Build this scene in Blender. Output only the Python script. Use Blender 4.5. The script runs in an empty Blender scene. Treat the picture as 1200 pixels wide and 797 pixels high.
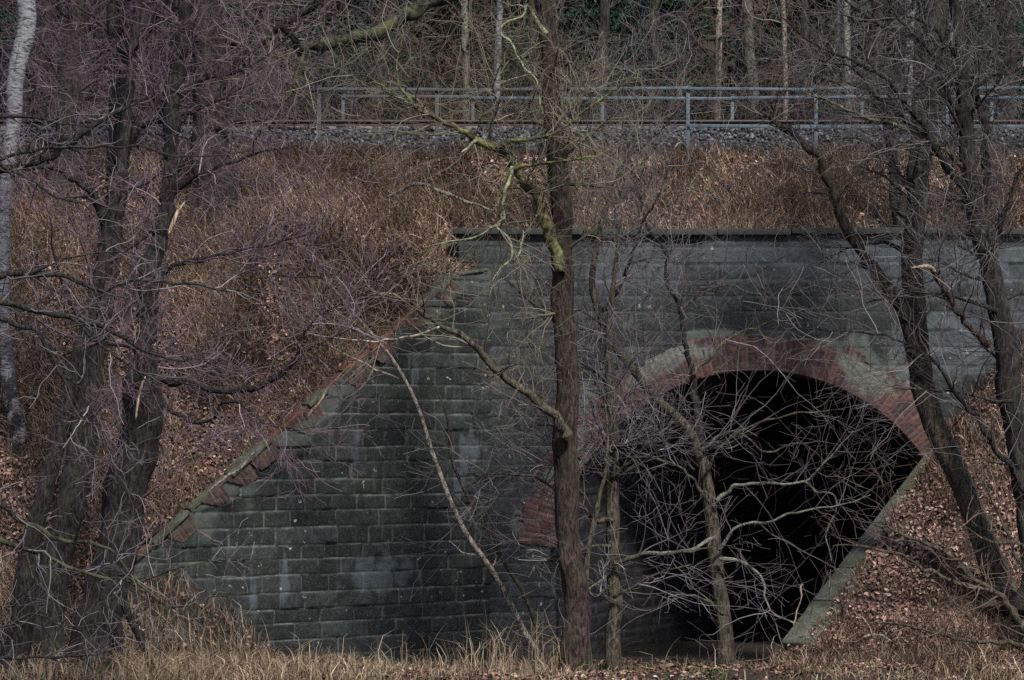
import bpy, math, random
import numpy as np
from mathutils import Vector

SC = bpy.context.scene
COL = SC.collection
rng = np.random.default_rng(7)
random.seed(7)
CAMZ, CAMD, HZ, PPM = 3.67, 40.0, 500.0, 75.0   # camera height, distance to the headwall plane, horizon row, pixels per metre there

def at(px, py, Y):
    """point seen at photo pixel (px, py) on the vertical plane at depth Y"""
    k = (Y + CAMD) / (CAMD * PPM)
    return np.array([(px - 600) * k, Y, CAMZ + (HZ - py) * k])

# ------------------------------------------------------------------ noise
def _hash(ix, iy, iz, seed):
    h = (ix * 374761393 + iy * 668265263 + iz * 2147483647 + seed * 1274126177) & 0xFFFFFFFF
    h = ((h ^ (h >> 13)) * 1274126177) & 0xFFFFFFFF
    h = ((h ^ (h >> 16)) * 2246822519) & 0xFFFFFFFF
    return ((h ^ (h >> 15)) & 0xFFFFFF) / float(0xFFFFFF)

def vnoise(x, y, z=0.0, seed=0):
    x, y, z = np.broadcast_arrays(np.asarray(x, float), np.asarray(y, float), np.asarray(z, float))
    ix, iy, iz = np.floor(x).astype(np.int64), np.floor(y).astype(np.int64), np.floor(z).astype(np.int64)
    fx, fy, fz = x - ix, y - iy, z - iz
    fx, fy, fz = fx*fx*(3-2*fx), fy*fy*(3-2*fy), fz*fz*(3-2*fz)
    r = 0
    for dx in (0, 1):
        for dy in (0, 1):
            for dz in (0, 1):
                w = (fx if dx else 1-fx) * (fy if dy else 1-fy) * (fz if dz else 1-fz)
                r = r + w * _hash(ix+dx, iy+dy, iz+dz, seed)
    return r

def fbm(x, y, z=0.0, seed=0, o=3):
    r, a, t = 0, 1.0, 0
    for k in range(o):
        r = r + a * vnoise(np.asarray(x)*2**k, np.asarray(y)*2**k, np.asarray(z)*2**k, seed+k*17); t += a; a *= .5
    return r / t

def sstep(a, b, x):
    t = np.clip((x - a) / (b - a), 0, 1); return t*t*(3-2*t)

# ------------------------------------------------------------------ objects
def mesh_obj(name, verts, faces, mat, parent=None, attrs=None, smooth=False, world=True):
    verts = np.asarray(verts, np.float32).reshape(-1, 3)
    me = bpy.data.meshes.new(name)
    if not isinstance(faces, list): faces = [faces]
    faces = [np.asarray(f, np.int32) for f in faces if len(f)]
    me.vertices.add(len(verts)); me.vertices.foreach_set('co', verts.ravel())
    loops = np.concatenate([f.ravel() for f in faces])
    tot = np.concatenate([np.full(len(f), f.shape[1], np.int32) for f in faces])
    start = np.concatenate([[0], np.cumsum(tot)[:-1]]).astype(np.int32)
    me.loops.add(len(loops)); me.loops.foreach_set('vertex_index', loops)
    me.polygons.add(len(tot)); me.polygons.foreach_set('loop_start', start); me.polygons.foreach_set('loop_total', tot)
    if smooth: me.polygons.foreach_set('use_smooth', np.ones(len(tot), bool))
    me.update(calc_edges=True); me.validate()
    for k, v in (attrs or {}).items():
        a = me.attributes.new(k, 'FLOAT', 'POINT'); a.data.foreach_set('value', np.asarray(v, np.float32).ravel())
    me.materials.append(mat)
    o = bpy.data.objects.new(name, me); COL.objects.link(o)
    if parent is not None:
        o.parent = parent
        if world:                       # the mesh is in world coordinates: undo the offsets of the chain
            p, off = parent, Vector((0, 0, 0))
            while p is not None: off += p.location; p = p.parent
            o.location = -off
    return o

def tag(o, label=None, cat=None, group=None, kind=None):
    if label: o['label'] = label
    if cat: o['category'] = cat
    if group: o['group'] = group
    if kind: o['kind'] = kind
    return o

def thing(name, label, cat, loc, group=None):
    o = bpy.data.objects.new(name, None); COL.objects.link(o); o.location = Vector([float(c) for c in loc])
    return tag(o, label, cat, group)

def unit(v): return v/(np.linalg.norm(v, axis=-1, keepdims=True)+1e-9)

class MB:
    def __init__(s): s.v = []; s.f = []; s.n = 0
    def add(s, v, f):
        v = np.asarray(v, float).reshape(-1, 3); s.v.append(v); s.f.append(np.asarray(f, int) + s.n); s.n += len(v)
    def box(s, c, size, X=(1,0,0), Y=(0,1,0), Z=(0,0,1)):
        c = np.asarray(c, float); X, Y, Z = (np.asarray(a, float) for a in (X, Y, Z)); h = np.asarray(size)/2
        v = [c + X*h[0]*i + Y*h[1]*j + Z*h[2]*k for i in (-1,1) for j in (-1,1) for k in (-1,1)]
        s.add(v, [[0,1,3,2],[4,6,7,5],[0,4,5,1],[2,3,7,6],[0,2,6,4],[1,5,7,3]])
    def obj(s, name, mat, parent=None, attrs=None, smooth=False):
        return mesh_obj(name, np.concatenate(s.v), np.concatenate(s.f), mat, parent, attrs, smooth)

def bevel(o, w=.01, seg=2):
    m = o.modifiers.new('bevel', 'BEVEL'); m.width = w; m.segments = seg; m.limit_method = 'ANGLE'; return o

# ------------------------------------------------------------------ materials
class NT:
    def __init__(s, name):
        s.m = bpy.data.materials.new(name); s.m.use_nodes = True; s.t = s.m.node_tree; s.t.nodes.clear()
        s.out = s.n('ShaderNodeOutputMaterial'); s.b = s.n('ShaderNodeBsdfPrincipled')
        s.l(s.b.outputs[0], s.out.inputs[0]); s.b.inputs['Roughness'].default_value = .9
        s.b.inputs['Specular IOR Level'].default_value = .25
    def n(s, t, **k):
        nd = s.t.nodes.new(t)
        for a, v in k.items(): setattr(nd, a, v)
        return nd
    def l(s, a, b): s.t.links.new(a, b)
    def coord(s, scale=(1,1,1), kind='Object'):
        c = s.n('ShaderNodeTexCoord'); m = s.n('ShaderNodeMapping'); m.inputs['Scale'].default_value = scale
        s.l(c.outputs[kind], m.inputs[0]); return m.outputs[0]
    def noise(s, scale, detail=5, rough=.6, vec=None, dist=0):
        t = s.n('ShaderNodeTexNoise'); t.inputs['Scale'].default_value = scale; t.inputs['Detail'].default_value = detail
        t.inputs['Roughness'].default_value = rough; t.inputs['Distortion'].default_value = dist
        if vec is not None: s.l(vec, t.inputs['Vector'])
        return t.outputs['Fac']
    def voro(s, scale, vec=None, feat='F1'):
        t = s.n('ShaderNodeTexVoronoi', feature=feat); t.inputs['Scale'].default_value = scale
        if vec is not None: s.l(vec, t.inputs['Vector'])
        return t
    def attr(s, name): a = s.n('ShaderNodeAttribute'); a.attribute_name = name; return a.outputs['Fac']
    def ramp(s, fac, stops, interp='LINEAR'):
        r = s.n('ShaderNodeValToRGB'); e = r.color_ramp.elements; r.color_ramp.interpolation = interp
        while len(e) < len(stops): e.new(.5)
        for i, (p, c) in enumerate(stops):
            e[i].position = p; e[i].color = (c, c, c, 1) if isinstance(c, (int, float)) else (*c, 1)
        s.l(fac, r.inputs[0]); return r.outputs[0]
    def mix(s, fac, a, b, mode='MIX'):
        m = s.n('ShaderNodeMix', data_type='RGBA', blend_type=mode)
        for sock, v in ((m.inputs[0], fac), (m.inputs[6], a), (m.inputs[7], b)):
            if isinstance(v, (int, float)): sock.default_value = v
            elif isinstance(v, tuple): sock.default_value = (*v, 1)
            else: s.l(v, sock)
        return m.outputs[2]
    def math(s, op, a, b=0.0):
        m = s.n('ShaderNodeMath', operation=op)
        for i, v in enumerate((a, b)):
            if isinstance(v, (int, float)): m.inputs[i].default_value = v
            else: s.l(v, m.inputs[i])
        return m.outputs[0]
    def done(s, color, bump=None, strength=.5, dist=.02, rough=None):
        if isinstance(color, tuple): s.b.inputs['Base Color'].default_value = (*color, 1)
        else: s.l(color, s.b.inputs['Base Color'])
        if rough is not None: s.b.inputs['Roughness'].default_value = rough
        if bump is not None:
            b = s.n('ShaderNodeBump'); b.inputs['Strength'].default_value = strength; b.inputs['Distance'].default_value = dist
            s.l(bump, b.inputs['Height']); s.l(b.outputs[0], s.b.inputs['Normal'])
        return s.m

def mat_stone(name, dark, mid, light, mortar, moss=(.05,.07,.03), moss_amt=.4, spots=True):
    t = NT(name); co = t.coord()
    n1 = t.noise(.9, 6, .65, co); n2 = t.noise(9, 6, .7, co); n3 = t.noise(42, 5, .75, co)
    c = t.ramp(t.attr('blk'), [(0, dark), (.55, mid), (.85, tuple(x*1.25 for x in mid)), (1, tuple(x*1.7 for x in mid))])
    c = t.mix(t.ramp(n2, [(.3, 0), (.7, .85)]), c, tuple(x*.4 for x in dark))
    c = t.mix(t.ramp(t.noise(2.4, 6, .7, t.coord((1, 1, .7))), [(.5, 0), (.7, .55)]), c, tuple(x*.6 for x in dark))
    c = t.mix(t.ramp(n1, [(.5, 0), (.72, moss_amt)]), c, moss)
    st = t.noise(1.0, 5, .65, t.coord((5, 5, .55)))
    c = t.mix(t.ramp(st, [(.58, 0), (.75, .35)]), c, light)
    c = t.mix(t.ramp(n3, [(.54, 0), (.70, .7)]), c, light)
    c = t.mix(t.ramp(n3, [(.30, .75), (.45, 0)]), c, tuple(x*.35 for x in dark))
    mo = t.math('MULTIPLY', t.attr('mort'), t.ramp(t.noise(3.2, 5, .7, co), [(.36, 0), (.62, .9)]))
    c = t.mix(mo, c, mortar)
    pale = t.math('MULTIPLY', t.attr('pale'), t.ramp(n2, [(.2, .35), (.6, 1)]))
    c = t.mix(pale, c, t.mix(n1, (.048,.058,.053), (.105,.12,.108)))
    c = t.mix(t.math('MULTIPLY', t.attr('blue'), t.ramp(n2, [(.25, .25), (.65, .9)])), c, (.105,.125,.15))
    if spots:
        wv = t.n('ShaderNodeVectorMath', operation='ADD'); nz_ = t.n('ShaderNodeTexNoise'); nz_.inputs['Scale'].default_value = 14; t.l(co, nz_.inputs['Vector']); sc2 = t.n('ShaderNodeVectorMath', operation='SCALE'); sc2.inputs['Scale'].default_value = .16; t.l(nz_.outputs['Color'], sc2.inputs[0]); t.l(co, wv.inputs[0]); t.l(sc2.outputs[0], wv.inputs[1]); v = t.voro(4.3, wv.outputs[0])
        sp = t.ramp(v.outputs['Distance'], [(.06, 1), (.12, 0)])
        sp = t.math('MULTIPLY', sp, t.ramp(t.noise(1.3, 2, .5, co), [(.42, 0), (.55, .8)]))
        c = t.mix(sp, c, (.30,.335,.32))
    bmp = t.math('ADD', t.math('MULTIPLY', n2, .7), t.math('MULTIPLY', n3, .6))
    return t.done(c, bmp, .55, .02)

def mat_brick(name, a, b, c3, mortar, pale=(.14,.16,.14)):
    t = NT(name); co = t.coord()
    n1 = t.noise(2.2, 5, .65, co); n2 = t.noise(22, 5, .7, co)
    c = t.ramp(t.attr('blk'), [(0, a), (.5, b), (1, c3)])
    c = t.mix(t.ramp(n2, [(.4, 0), (.75, .7)]), c, tuple(x*.35 for x in a))
    c = t.mix(t.math('MULTIPLY', t.attr('mort'), .75), c, mortar)
    c = t.mix(t.ramp(n1, [(.58, 0), (.72, .8)]), c, pale)
    c = t.mix(t.attr('pale'), c, t.mix(n2, tuple(x*.7 for x in pale), tuple(x*1.2 for x in pale)))
    return t.done(c, n2, .5, .015)

def mat_bark(name, dark, light, moss=None, moss_amt=.6, stretch=.26, scale=30):
    t = NT(name)
    n1 = t.noise(scale, 6, .7, t.coord((1, 1, stretch)), .4); n2 = t.noise(3, 4, .6, t.coord((1, 1, .5)))
    c = t.ramp(n1, [(.43, tuple(x*.6 for x in dark)), (.58, tuple(x*1.2 for x in light))])
    c = t.mix(t.ramp(n2, [(.35, .55), (.65, 0)]), c, tuple(x*.5 for x in dark))
    if moss: c = t.mix(t.ramp(t.noise(4.5, 6, .7, t.coord((1, 1, .6))), [(.46, 0), (.6, moss_amt)]), c, moss)
    return t.done(c, n1, 1.0, .05)

def mat_birch():
    t = NT('birch_bark'); co = t.coord()
    n = t.noise(9, 5, .7, t.coord((1, 1, 2.2))); v = t.noise(16, 5, .75, t.coord((.5, .5, 2.5)))
    c = t.mix(t.ramp(n, [(.3, 0), (.7, 1)]), (.10,.10,.115), (.235,.24,.26))
    c = t.mix(t.ramp(v, [(.51, 0), (.56, .95)]), c, (.02,.02,.022))
    base = t.n('ShaderNodeSeparateXYZ'); t.l(co, base.inputs[0])
    low = t.math('MULTIPLY', t.ramp(t.math('MULTIPLY', base.outputs[2], .1), [(.40, 1), (.62, 0)]), t.ramp(t.noise(6, 5, .7, t.coord((1, 1, .6))), [(.38, 0), (.5, .99)]))
    c = t.mix(low, c, (.010,.009,.010))
    return t.done(c, v, .4, .02)

def mat_attr(name, stops, rough=.85, noise=None, sheen=False):
    t = NT(name); c = t.ramp(t.attr('rnd'), stops)
    if noise: c = t.mix(t.ramp(t.noise(noise, 4, .6, t.coord()), [(.4, 0), (.7, .7)]), c, tuple(x*.4 for x in stops[0][1]))
    t.b.inputs['Specular IOR Level'].default_value = .08
    return t.done(c, rough=rough)

def mat_soil(name, a, b, c3, s=1.5):
    t = NT(name); co = t.coord()
    c = t.mix(t.ramp(t.noise(s, 6, .7, co), [(.35, 0), (.65, 1)]), a, b)
    n = t.noise(s*14, 6, .75, co); c = t.mix(t.ramp(n, [(.5, 0), (.75, .8)]), c, c3)
    return t.done(c, n, 1, .06)

M = {}
M['wing'] = mat_stone('sooty_block_stone', (.0085,.011,.0115), (.021,.0255,.0255), (.085,.10,.102), (.165,.185,.18), (.026,.036,.025), .6)
M['head'] = mat_stone('weathered_headwall_stone', (.017,.0205,.021), (.038,.0435,.044), (.095,.108,.115), (.088,.10,.10), (.015,.019,.018), .8)
M['vault'] = mat_stone('tunnel_stone', (.014,.015,.018), (.026,.026,.030), (.045,.048,.058), (.11,.098,.10), (.015,.019,.025), .4, False)
M['brick'] = mat_brick('old_red_brick', (.040,.021,.021), (.070,.033,.031), (.115,.056,.047), (.10,.085,.078))
M['brick_dark'] = mat_brick('sooty_red_brick', (.026,.016,.016), (.050,.027,.025), (.08,.043,.036), (.075,.068,.06), (.06,.07,.05))
M['brick_orange'] = mat_brick('warm_brick', (.09,.042,.028), (.15,.07,.044), (.24,.13,.08), (.13,.12,.09), (.085,.10,.055))
t = NT('mossy_coping'); co = t.coord(); n1 = t.noise(3, 6, .7, co); n2 = t.noise(26, 5, .7, co)
c = t.mix(t.ramp(n1, [(.4, 0), (.6, 1)]), (.095,.10,.085), (.05,.056,.03))
M['coping'] = t.done(t.mix(t.ramp(n2, [(.42, 0), (.7, .85)]), c, (.022,.025,.018)), n2, .7, .02)
t = NT('dark_cap_stone'); co = t.coord(); n2 = t.noise(14, 6, .7, co)
M['cap'] = t.done(t.mix(n2, (.012,.014,.014), (.05,.055,.05)), n2, .7, .02)
M['soil'] = mat_soil('leafy_soil', (.022,.015,.012), (.05,.033,.025), (.09,.062,.046))
M['floor'] = mat_soil('damp_earth', (.018,.016,.014), (.03,.026,.02), (.05,.04,.03))
M['forest_floor'] = mat_soil('forest_floor', (.012,.012,.010), (.028,.022,.016), (.05,.036,.025), .8)
M['ballast_bed'] = mat_soil('ballast_bed', (.02,.02,.022), (.05,.05,.055), (.08,.08,.085), 6)
M['stone_chip'] = mat_attr('ballast_stone', [(0, (.018,.019,.022)), (.5, (.048,.051,.058)), (.85, (.085,.088,.10)), (1, (.15,.155,.17))], .9)
M['grass'] = mat_attr('dry_grass', [(0, (.045,.030,.025)), (.3, (.155,.106,.080)), (.7, (.35,.255,.188)), (1, (.62,.49,.38))], .8)
M['straw'] = mat_attr('straw', [(0, (.028,.021,.015)), (.35, (.10,.073,.050)), (.75, (.235,.175,.12)), (1, (.46,.37,.27))], .8)
M['leaf'] = mat_attr('dead_leaf', [(0, (.033,.019,.018)), (.35, (.112,.064,.053)), (.72, (.24,.147,.118)), (1, (.48,.345,.29))], .75)
M['green'] = mat_attr('green_blade', [(0, (.03,.06,.02)), (1, (.08,.13,.04))], .7)
M['alder'] = mat_bark('alder_bark', (.005,.0045,.0045), (.036,.029,.028))
M['alder2'] = mat_bark('alder_bark_grey', (.007,.006,.0065), (.048,.040,.040), (.032,.033,.018), .35)
M['red'] = mat_bark('reddish_bark', (.010,.0065,.0065), (.068,.044,.039), (.045,.05,.022), .35)
M['olive'] = mat_bark('olive_bark', (.020,.016,.013), (.115,.095,.072), (.07,.07,.04), .5)
M['moss'] = mat_bark('mossy_bark', (.028,.025,.018), (.095,.09,.06), (.135,.14,.065), .7, 1.0, 14)
M['palelichen'] = mat_bark('lichen_bark', (.09,.095,.06), (.25,.27,.18), (.34,.38,.19), .65, 1.0, 14)
M['darkmoss'] = mat_bark('dark_mossy_bark', (.010,.009,.008), (.05,.044,.036), (.085,.092,.038), .6, .5, 18)
M['greylichen'] = mat_bark('grey_lichen_bark', (.07,.068,.058), (.22,.215,.185), (.25,.265,.19), .5, 1.0, 14)
M['yellowmoss'] = mat_bark('yellow_mossy_bark', (.03,.026,.016), (.11,.10,.055), (.20,.21,.075), .8, .8, 16)
M['pale'] = mat_bark('pale_bark', (.11,.09,.072), (.36,.31,.26), None, .5, .6, 20)
M['birch'] = mat_birch()
M['snag'] = mat_bark('splintered_wood', (.22,.15,.10), (.48,.36,.26), None, .5, .12, 26)
def twigmat(n, a, b, c3): return mat_attr(n, [(0, a), (.6, b), (1, c3)], .8)
M['tw_purple'] = twigmat('purple_twig', (.042,.027,.035), (.11,.078,.094), (.25,.19,.22))
M['tw_grey'] = twigmat('grey_twig', (.09,.087,.09), (.22,.215,.22), (.42,.42,.43))
M['tw_mid'] = twigmat('dusky_twig', (.04,.034,.038), (.105,.092,.10), (.26,.245,.255))
M['tw_dark'] = twigmat('dark_twig', (.022,.019,.019), (.085,.074,.074), (.24,.22,.22))
M['tw_brown'] = twigmat('brown_twig', (.038,.027,.022), (.10,.073,.06), (.20,.155,.125))
M['tw_moss'] = twigmat('mossy_twig', (.05,.042,.034), (.135,.118,.09), (.26,.255,.18))
M['needle'] = mat_attr('spruce_needles', [(0, (.005,.012,.009)), (.7, (.016,.038,.025)), (1, (.032,.065,.04))], .7)
t = NT('painted_steel'); n = t.noise(9, 6, .7, t.coord()); 
M['steel'] = t.done(t.mix(t.ramp(n, [(.5, 0), (.62, .8)]), (.060,.088,.11), (.038,.034,.032)), n, .2, .01, .55)
t = NT('rusty_steel'); n = t.noise(7, 6, .7, t.coord()); M['steel_dull'] = t.done(t.mix(t.ramp(n, [(.42, 0), (.6, .9)]), (.045,.062,.075), (.05,.038,.032)), n, .2, .01, .7)
t = NT('rail_steel'); n = t.noise(12, 5, .7, t.coord()); M['rail'] = t.done(t.mix(n, (.015,.013,.013), (.06,.045,.04)), n, .2, .01, .6)
t = NT('sleeper'); n = t.noise(12, 5, .7, t.coord()); M['sleeper'] = t.done(t.mix(n, (.07,.065,.06), (.15,.14,.135)), n, .3, .01, .9)

# ------------------------------------------------------------------ ground shapes
XC, ZC, RIN = 3.83, 1.40, 3.13
W0, W1 = np.array([-.33, 0.0]), np.array([-6.09, -3.8])        # left wing wall, face line
R0, R1 = np.array([6.50, 0.0]), np.array([3.82, -4.0])         # right wing wall, inner top edge
HEADTOP = 6.67
def P(Y): return np.interp(Y, [-80, -9, -6, -5, -3.8, -2, 0, 3.0, 3.4], [.8, .62, .5, .58, 1.15, 3.4, 6.15, 8.15, 8.2])
def floor_z(X, Y): return .02 + .07*np.clip(-Y-1.2, 0, 8) + (fbm(X*.9, Y*.9, 0, 3)-.5)*.12
rd = (R1-R0)/np.linalg.norm(R1-R0); rn = np.array([-rd[1], rd[0]]); rn = rn if rn[0] > 0 else -rn
def rs(X, Y): return (X-R0[0])*rn[0] + (Y-R0[1])*rn[1]
def bank_r(X, Y):
    c = np.maximum(3.2+.648*Y, floor_z(X, Y)+.05+.35*sstep(-9, -4, Y)*0)
    w = np.clip(rs(X, Y)/2.3, 0, 1); w = w*(1.25-.25*w)
    return c*(1-w) + np.maximum(P(Y), c)*w + (fbm(X*1.3, Y*1.3, 0, 9)-.5)*.22*np.clip(rs(X, Y), 0, 1)
def front_z(X, Y):
    f = floor_z(X, Y); g = sstep(-3.0, -6.1, X)
    z = f + g*(np.maximum(P(Y), f)-f)
    a = .02 + np.clip(-3.7-Y, 0, 9)*.7
    return z + sstep(-a, .15, rs(X, Y))*np.where(Y < -3.7, 1, 0)*(np.maximum(bank_r(X, Y), f)-f-.02)
def left_z(X, Y): return P(Y) + (fbm(X*.9, Y*.9, 0, 21)-.5)*.3*sstep(3.2, 2.2, Y)*sstep(-.4, -1.4, X-0) 
def wing_y(X): return W0[1] + (X-W0[0])*(W1[1]-W0[1])/(W1[0]-W0[0])

def sheet(name, Xf, A, B, mat, zf):
    """A, B: arrays of the two parameters; Xf maps them to X,Y"""
    a, b = np.meshgrid(A, B, indexing='ij'); X, Y = Xf(a, b); Z = zf(X, Y)
    n, m = a.shape; i = np.arange(n*m).reshape(n, m)
    f = np.stack([i[:-1, :-1], i[1:, :-1], i[1:, 1:], i[:-1, 1:]], -1).reshape(-1, 4)
    return np.stack([X, Y, Z], -1).reshape(-1, 3), f
def sheets(name, parts, mat, kind='structure'):
    mb = MB()
    for v, f in parts: mb.add(v, f)
    o = mb.obj(name, mat, smooth=True); return tag(o, kind=kind)

lin = np.linspace
frontX = np.concatenate([lin(-90, -14, 20)[:-1], lin(-14, 14, 141), lin(14, 90, 20)[1:]])
v1 = sheet('', lambda a, b: (a, b), frontX, np.concatenate([lin(-70, -12, 15)[:-1], lin(-12, -4.0, 60)[:-1], lin(-4.0, .3, 60)]), 0, lambda X, Y: np.where((X < -6.05) & (Y > -3.8), P(Y)-.4, front_z(X, Y)))
tun = sheet('', lambda a, b: (XC + a + (b-.2)*.66, b), lin(-3.4, 3.4, 20), lin(.2, 16, 20), 0, lambda X, Y: floor_z(X, Y)+.004)
under = sheet('', lambda a, b: (a, b), lin(-90, 90, 12), lin(.28, 110, 8), 0, lambda X, Y: 0*X-.12)
ground = sheets('ground', [v1, tun, under], M['floor'])
def lmap(a, b):
    y0 = np.where(a > W1[0], wing_y(a)+.12, -5.2); return a, y0 + (3.4-y0)*b
lf = sheet('', lmap, np.concatenate([lin(-90, -12, 20)[:-1], lin(-12, -6.1, 50)]), lin(0, 1, 90), 0, left_z)
lf2 = sheet('', lmap, lin(-6.085, -.45, 60), lin(0, 1, 70), 0, left_z)
tp = sheet('', lambda a, b: (a, b), np.concatenate([lin(-.55, 12, 90)[:-1], lin(12, 90, 12)]), lin(.3, 3.4, 30), 0, lambda X, Y: P(Y)+.12*sstep(3.2, .5, Y)*0 + (fbm(X*1.1, Y*1.1, 0, 31)-.5)*.22*sstep(.3, .8, Y)*sstep(3.3, 2.6, Y)+.1*sstep(3, 1, Y))
rb = sheet('', lambda a, b: (R0[0]+rd[0]*0 + (b*rd[0]/rd[1] if True else 0) + .42 + a, b), np.concatenate([lin(0, 6, 60)[:-1], lin(6, 80, 14)]), lin(-12, .03, 80), 0, bank_r)
bank = sheets('embankment', [lf, lf2, tp, rb], M['soil'])

# ballast bed and track
by = np.array([3.35, 3.5, 4.4, 4.6, 8.0, 8.9, 9.4, 11.5]); bz = np.array([8.12, 8.2, 8.8, 8.83, 8.83, 8.2, 8.15, 8.1])
xs = lin(-60, 60, 40); v = np.array([[x, y, z] for x in xs for y, z in zip(by, bz)]); i = np.arange(len(v)).reshape(len(xs), -1)
tag(mesh_obj('railway_ballast_bed', v, np.stack([i[:-1, :-1], i[1:, :-1], i[1:, 1:], i[:-1, 1:]], -1).reshape(-1, 4), M['ballast_bed']), kind='structure')
def hill_z(X, Y): return np.interp(Y, [11, 13, 20, 34, 60, 110], [8.0, 7.8, 8.6, 12.5, 24, 46]) + (fbm(X*.12, Y*.12, 0, 41)-.5)*3*sstep(12, 22, Y)
sheets('wooded_hillside', [sheet('', lambda a, b: (a, b), lin(-120, 120, 90), np.concatenate([lin(11, 40, 50)[:-1], lin(40, 110, 20)]), 0, hill_z)], M['forest_floor'])

# ------------------------------------------------------------------ masonry
def masonry(name, mapper, ulen, vlen, keep, mat, parent, course=.235, block=.62, res=.022, joint=.011, rough=.012, seed=1, pale=None, blue=None, cvar=.12, bvar=.35, extra=None, vert=.8):
    r = np.random.default_rng(seed)
    nu, nv = max(2, int(ulen/res)), max(2, int(vlen/res))
    u, v = np.meshgrid(lin(0, ulen, nu+1), lin(0, vlen, nv+1), indexing='ij')
    ce = np.concatenate([[0], np.cumsum(course*(1+r.uniform(-cvar, cvar, int(vlen/course*1.3)+4)))])
    vw = v + (fbm(u*1.5, v*1.5, 0, seed)-.5)*.035; uw = u + (fbm(u*2, v*2, 5, seed)-.5)*.04
    ci = np.clip(np.searchsorted(ce, vw.ravel(), 'right')-1, 0, len(ce)-2).reshape(vw.shape)
    dv = np.minimum(vw-ce[ci], ce[ci+1]-vw)
    du = np.zeros_like(u); blk = np.zeros_like(u)
    for k in np.unique(ci):
        e = np.concatenate([[-r.uniform(.1, 1)*block], block*(1+r.uniform(-bvar, bvar, int(ulen/block*1.8)+6))]).cumsum()
        m = ci == k; j = np.clip(np.searchsorted(e, uw[m], 'right')-1, 0, len(e)-2)
        du[m] = np.minimum(uw[m]-e[j], e[j+1]-uw[m]); blk[m] = r.random(len(e))[j]
    d = np.minimum(du, dv) + (fbm(u*14, v*14, 0, seed+3)-.5)*.012
    mort = 1 - sstep(joint*.5, joint*1.6, d); mort = mort*np.where(du < dv, vert, 1.0)*(.35+.65*fbm(u*1.7, v*2.3, 2, seed+40))
    disp = (blk-.5)*rough*1.6 + (fbm(u*5, v*5, 0, seed+8, 4)-.5)*rough*2.2 - mort*rough + sstep(0, joint*4, d)*rough*.4
    Pn = mapper(u, v, disp)
    n, m2 = u.shape; idx = np.arange(n*m2).reshape(n, m2)
    f = np.stack([idx[:-1, :-1], idx[1:, :-1], idx[1:, 1:], idx[:-1, 1:]], -1).reshape(-1, 4)
    cu, cv = (u[:-1, :-1]+u[1:, 1:])/2, (v[:-1, :-1]+v[1:, 1:])/2
    f = f[keep(cu, cv).ravel()]
    used = np.unique(f); re = np.full(n*m2, -1); re[used] = np.arange(len(used))
    Pv = Pn.reshape(-1, 3)[used]; f = re[f]
    at_ = {'blk': blk.ravel()[used], 'mort': mort.ravel()[used]}
    at_['pale'] = pale(u, v).ravel()[used] if pale else np.zeros(len(used))
    at_['blue'] = blue(u, v).ravel()[used] if blue else np.zeros(len(used))
    if extra is not None:               # the solid body behind the face
        ev, ef = extra; at_ = {k: np.concatenate([a, np.full(len(ev), .4 if k == 'blk' else 0)]) for k, a in at_.items()}
        return mesh_obj(name, np.concatenate([Pv, ev]), np.concatenate([f, ef+len(Pv)]), mat, parent, at_, False)
    return mesh_obj(name, Pv, f, mat, parent, at_, False)

def core(A, dirU, N, us, bot, top, d0, d1):
    """solid wall body behind a face: columns along dirU between bot and top, from depth d0 to d1 behind the face"""
    A = np.asarray(A, float); v = []
    for u, b, t_ in zip(us, bot, top):
        for d in (d0, d1):
            for z in (b, t_): v.append(A + dirU*u - N*d + np.array([0, 0, z]))
    f = []
    for k in range(len(us)-1):
        a, b = 4*k, 4*k+4
        f += [[a, b, b+1, a+1], [a+2, a+3, b+3, b+2], [a+1, b+1, b+3, a+3], [a, a+2, b+2, b]]
    f += [[0, 1, 3, 2], [b, b+2, b+3, b+1]]
    return np.array(v), np.array(f)

bridge = thing('railway_bridge', 'old stone railway underbridge with red brick arch, dark opening and sloping wing walls', 'bridge', (XC, 0, 0))
# headwall
HX0, HX1 = -.83, 13.0
def blob(px, py, rx, ry, seed):
    def fn(x, z):
        d = np.sqrt(((x-(px-600)/75)/(rx/75))**2 + ((z-(CAMZ+(500-py)/75))/(ry/75))**2)
        return sstep(1.04, .9, d + (fbm(x*3.5, z*3.5, 0, seed, 4)-.5)*1.1)
    return fn
pale_b = [blob(1060, 480, 42, 62, 1), blob(1005, 435, 40, 42, 2), blob(968, 412, 26, 16, 3), blob(838, 395, 30, 9, 4), blob(795, 432, 30, 8, 5), blob(642, 570, 16, 30, 6), blob(695, 495, 26, 40, 7), blob(612, 612, 12, 18, 8), blob(740, 455, 22, 22, 9)]
blue_b = [blob(990, 302, 70, 24, 11), blob(740, 320, 60, 40, 12), blob(860, 300, 60, 22, 13), blob(1090, 310, 55, 40, 14), blob(1110, 400, 60, 40, 16), blob(1150, 350, 50, 70, 15)]
hp = lambda u, v: np.clip(sum(b(u+HX0, v) for b in pale_b), 0, 1)
hb = lambda u, v: np.clip(sum(b(u+HX0, v) for b in blue_b)*.8 + sstep(5.88, 5.96, v+(fbm(u*3, v*3, 0, 92)-.5)*.12)*(.12+.5*sstep(.4, .62, fbm(u*.9, v*.5, 0, 93))), 0, 1)*(1-.75*sstep(5.9, 5.8, v)*sstep(5.3, 5.5, v))*.55
def hkeep(u, v):
    x = u+HX0; rr = np.hypot(x-XC, v-ZC)
    inside = (rr < RIN+.12) & (v > ZC) | ((np.abs(x-XC) < RIN+.01) & (v <= 1.78))
    return ~inside & (v < HEADTOP)
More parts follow.
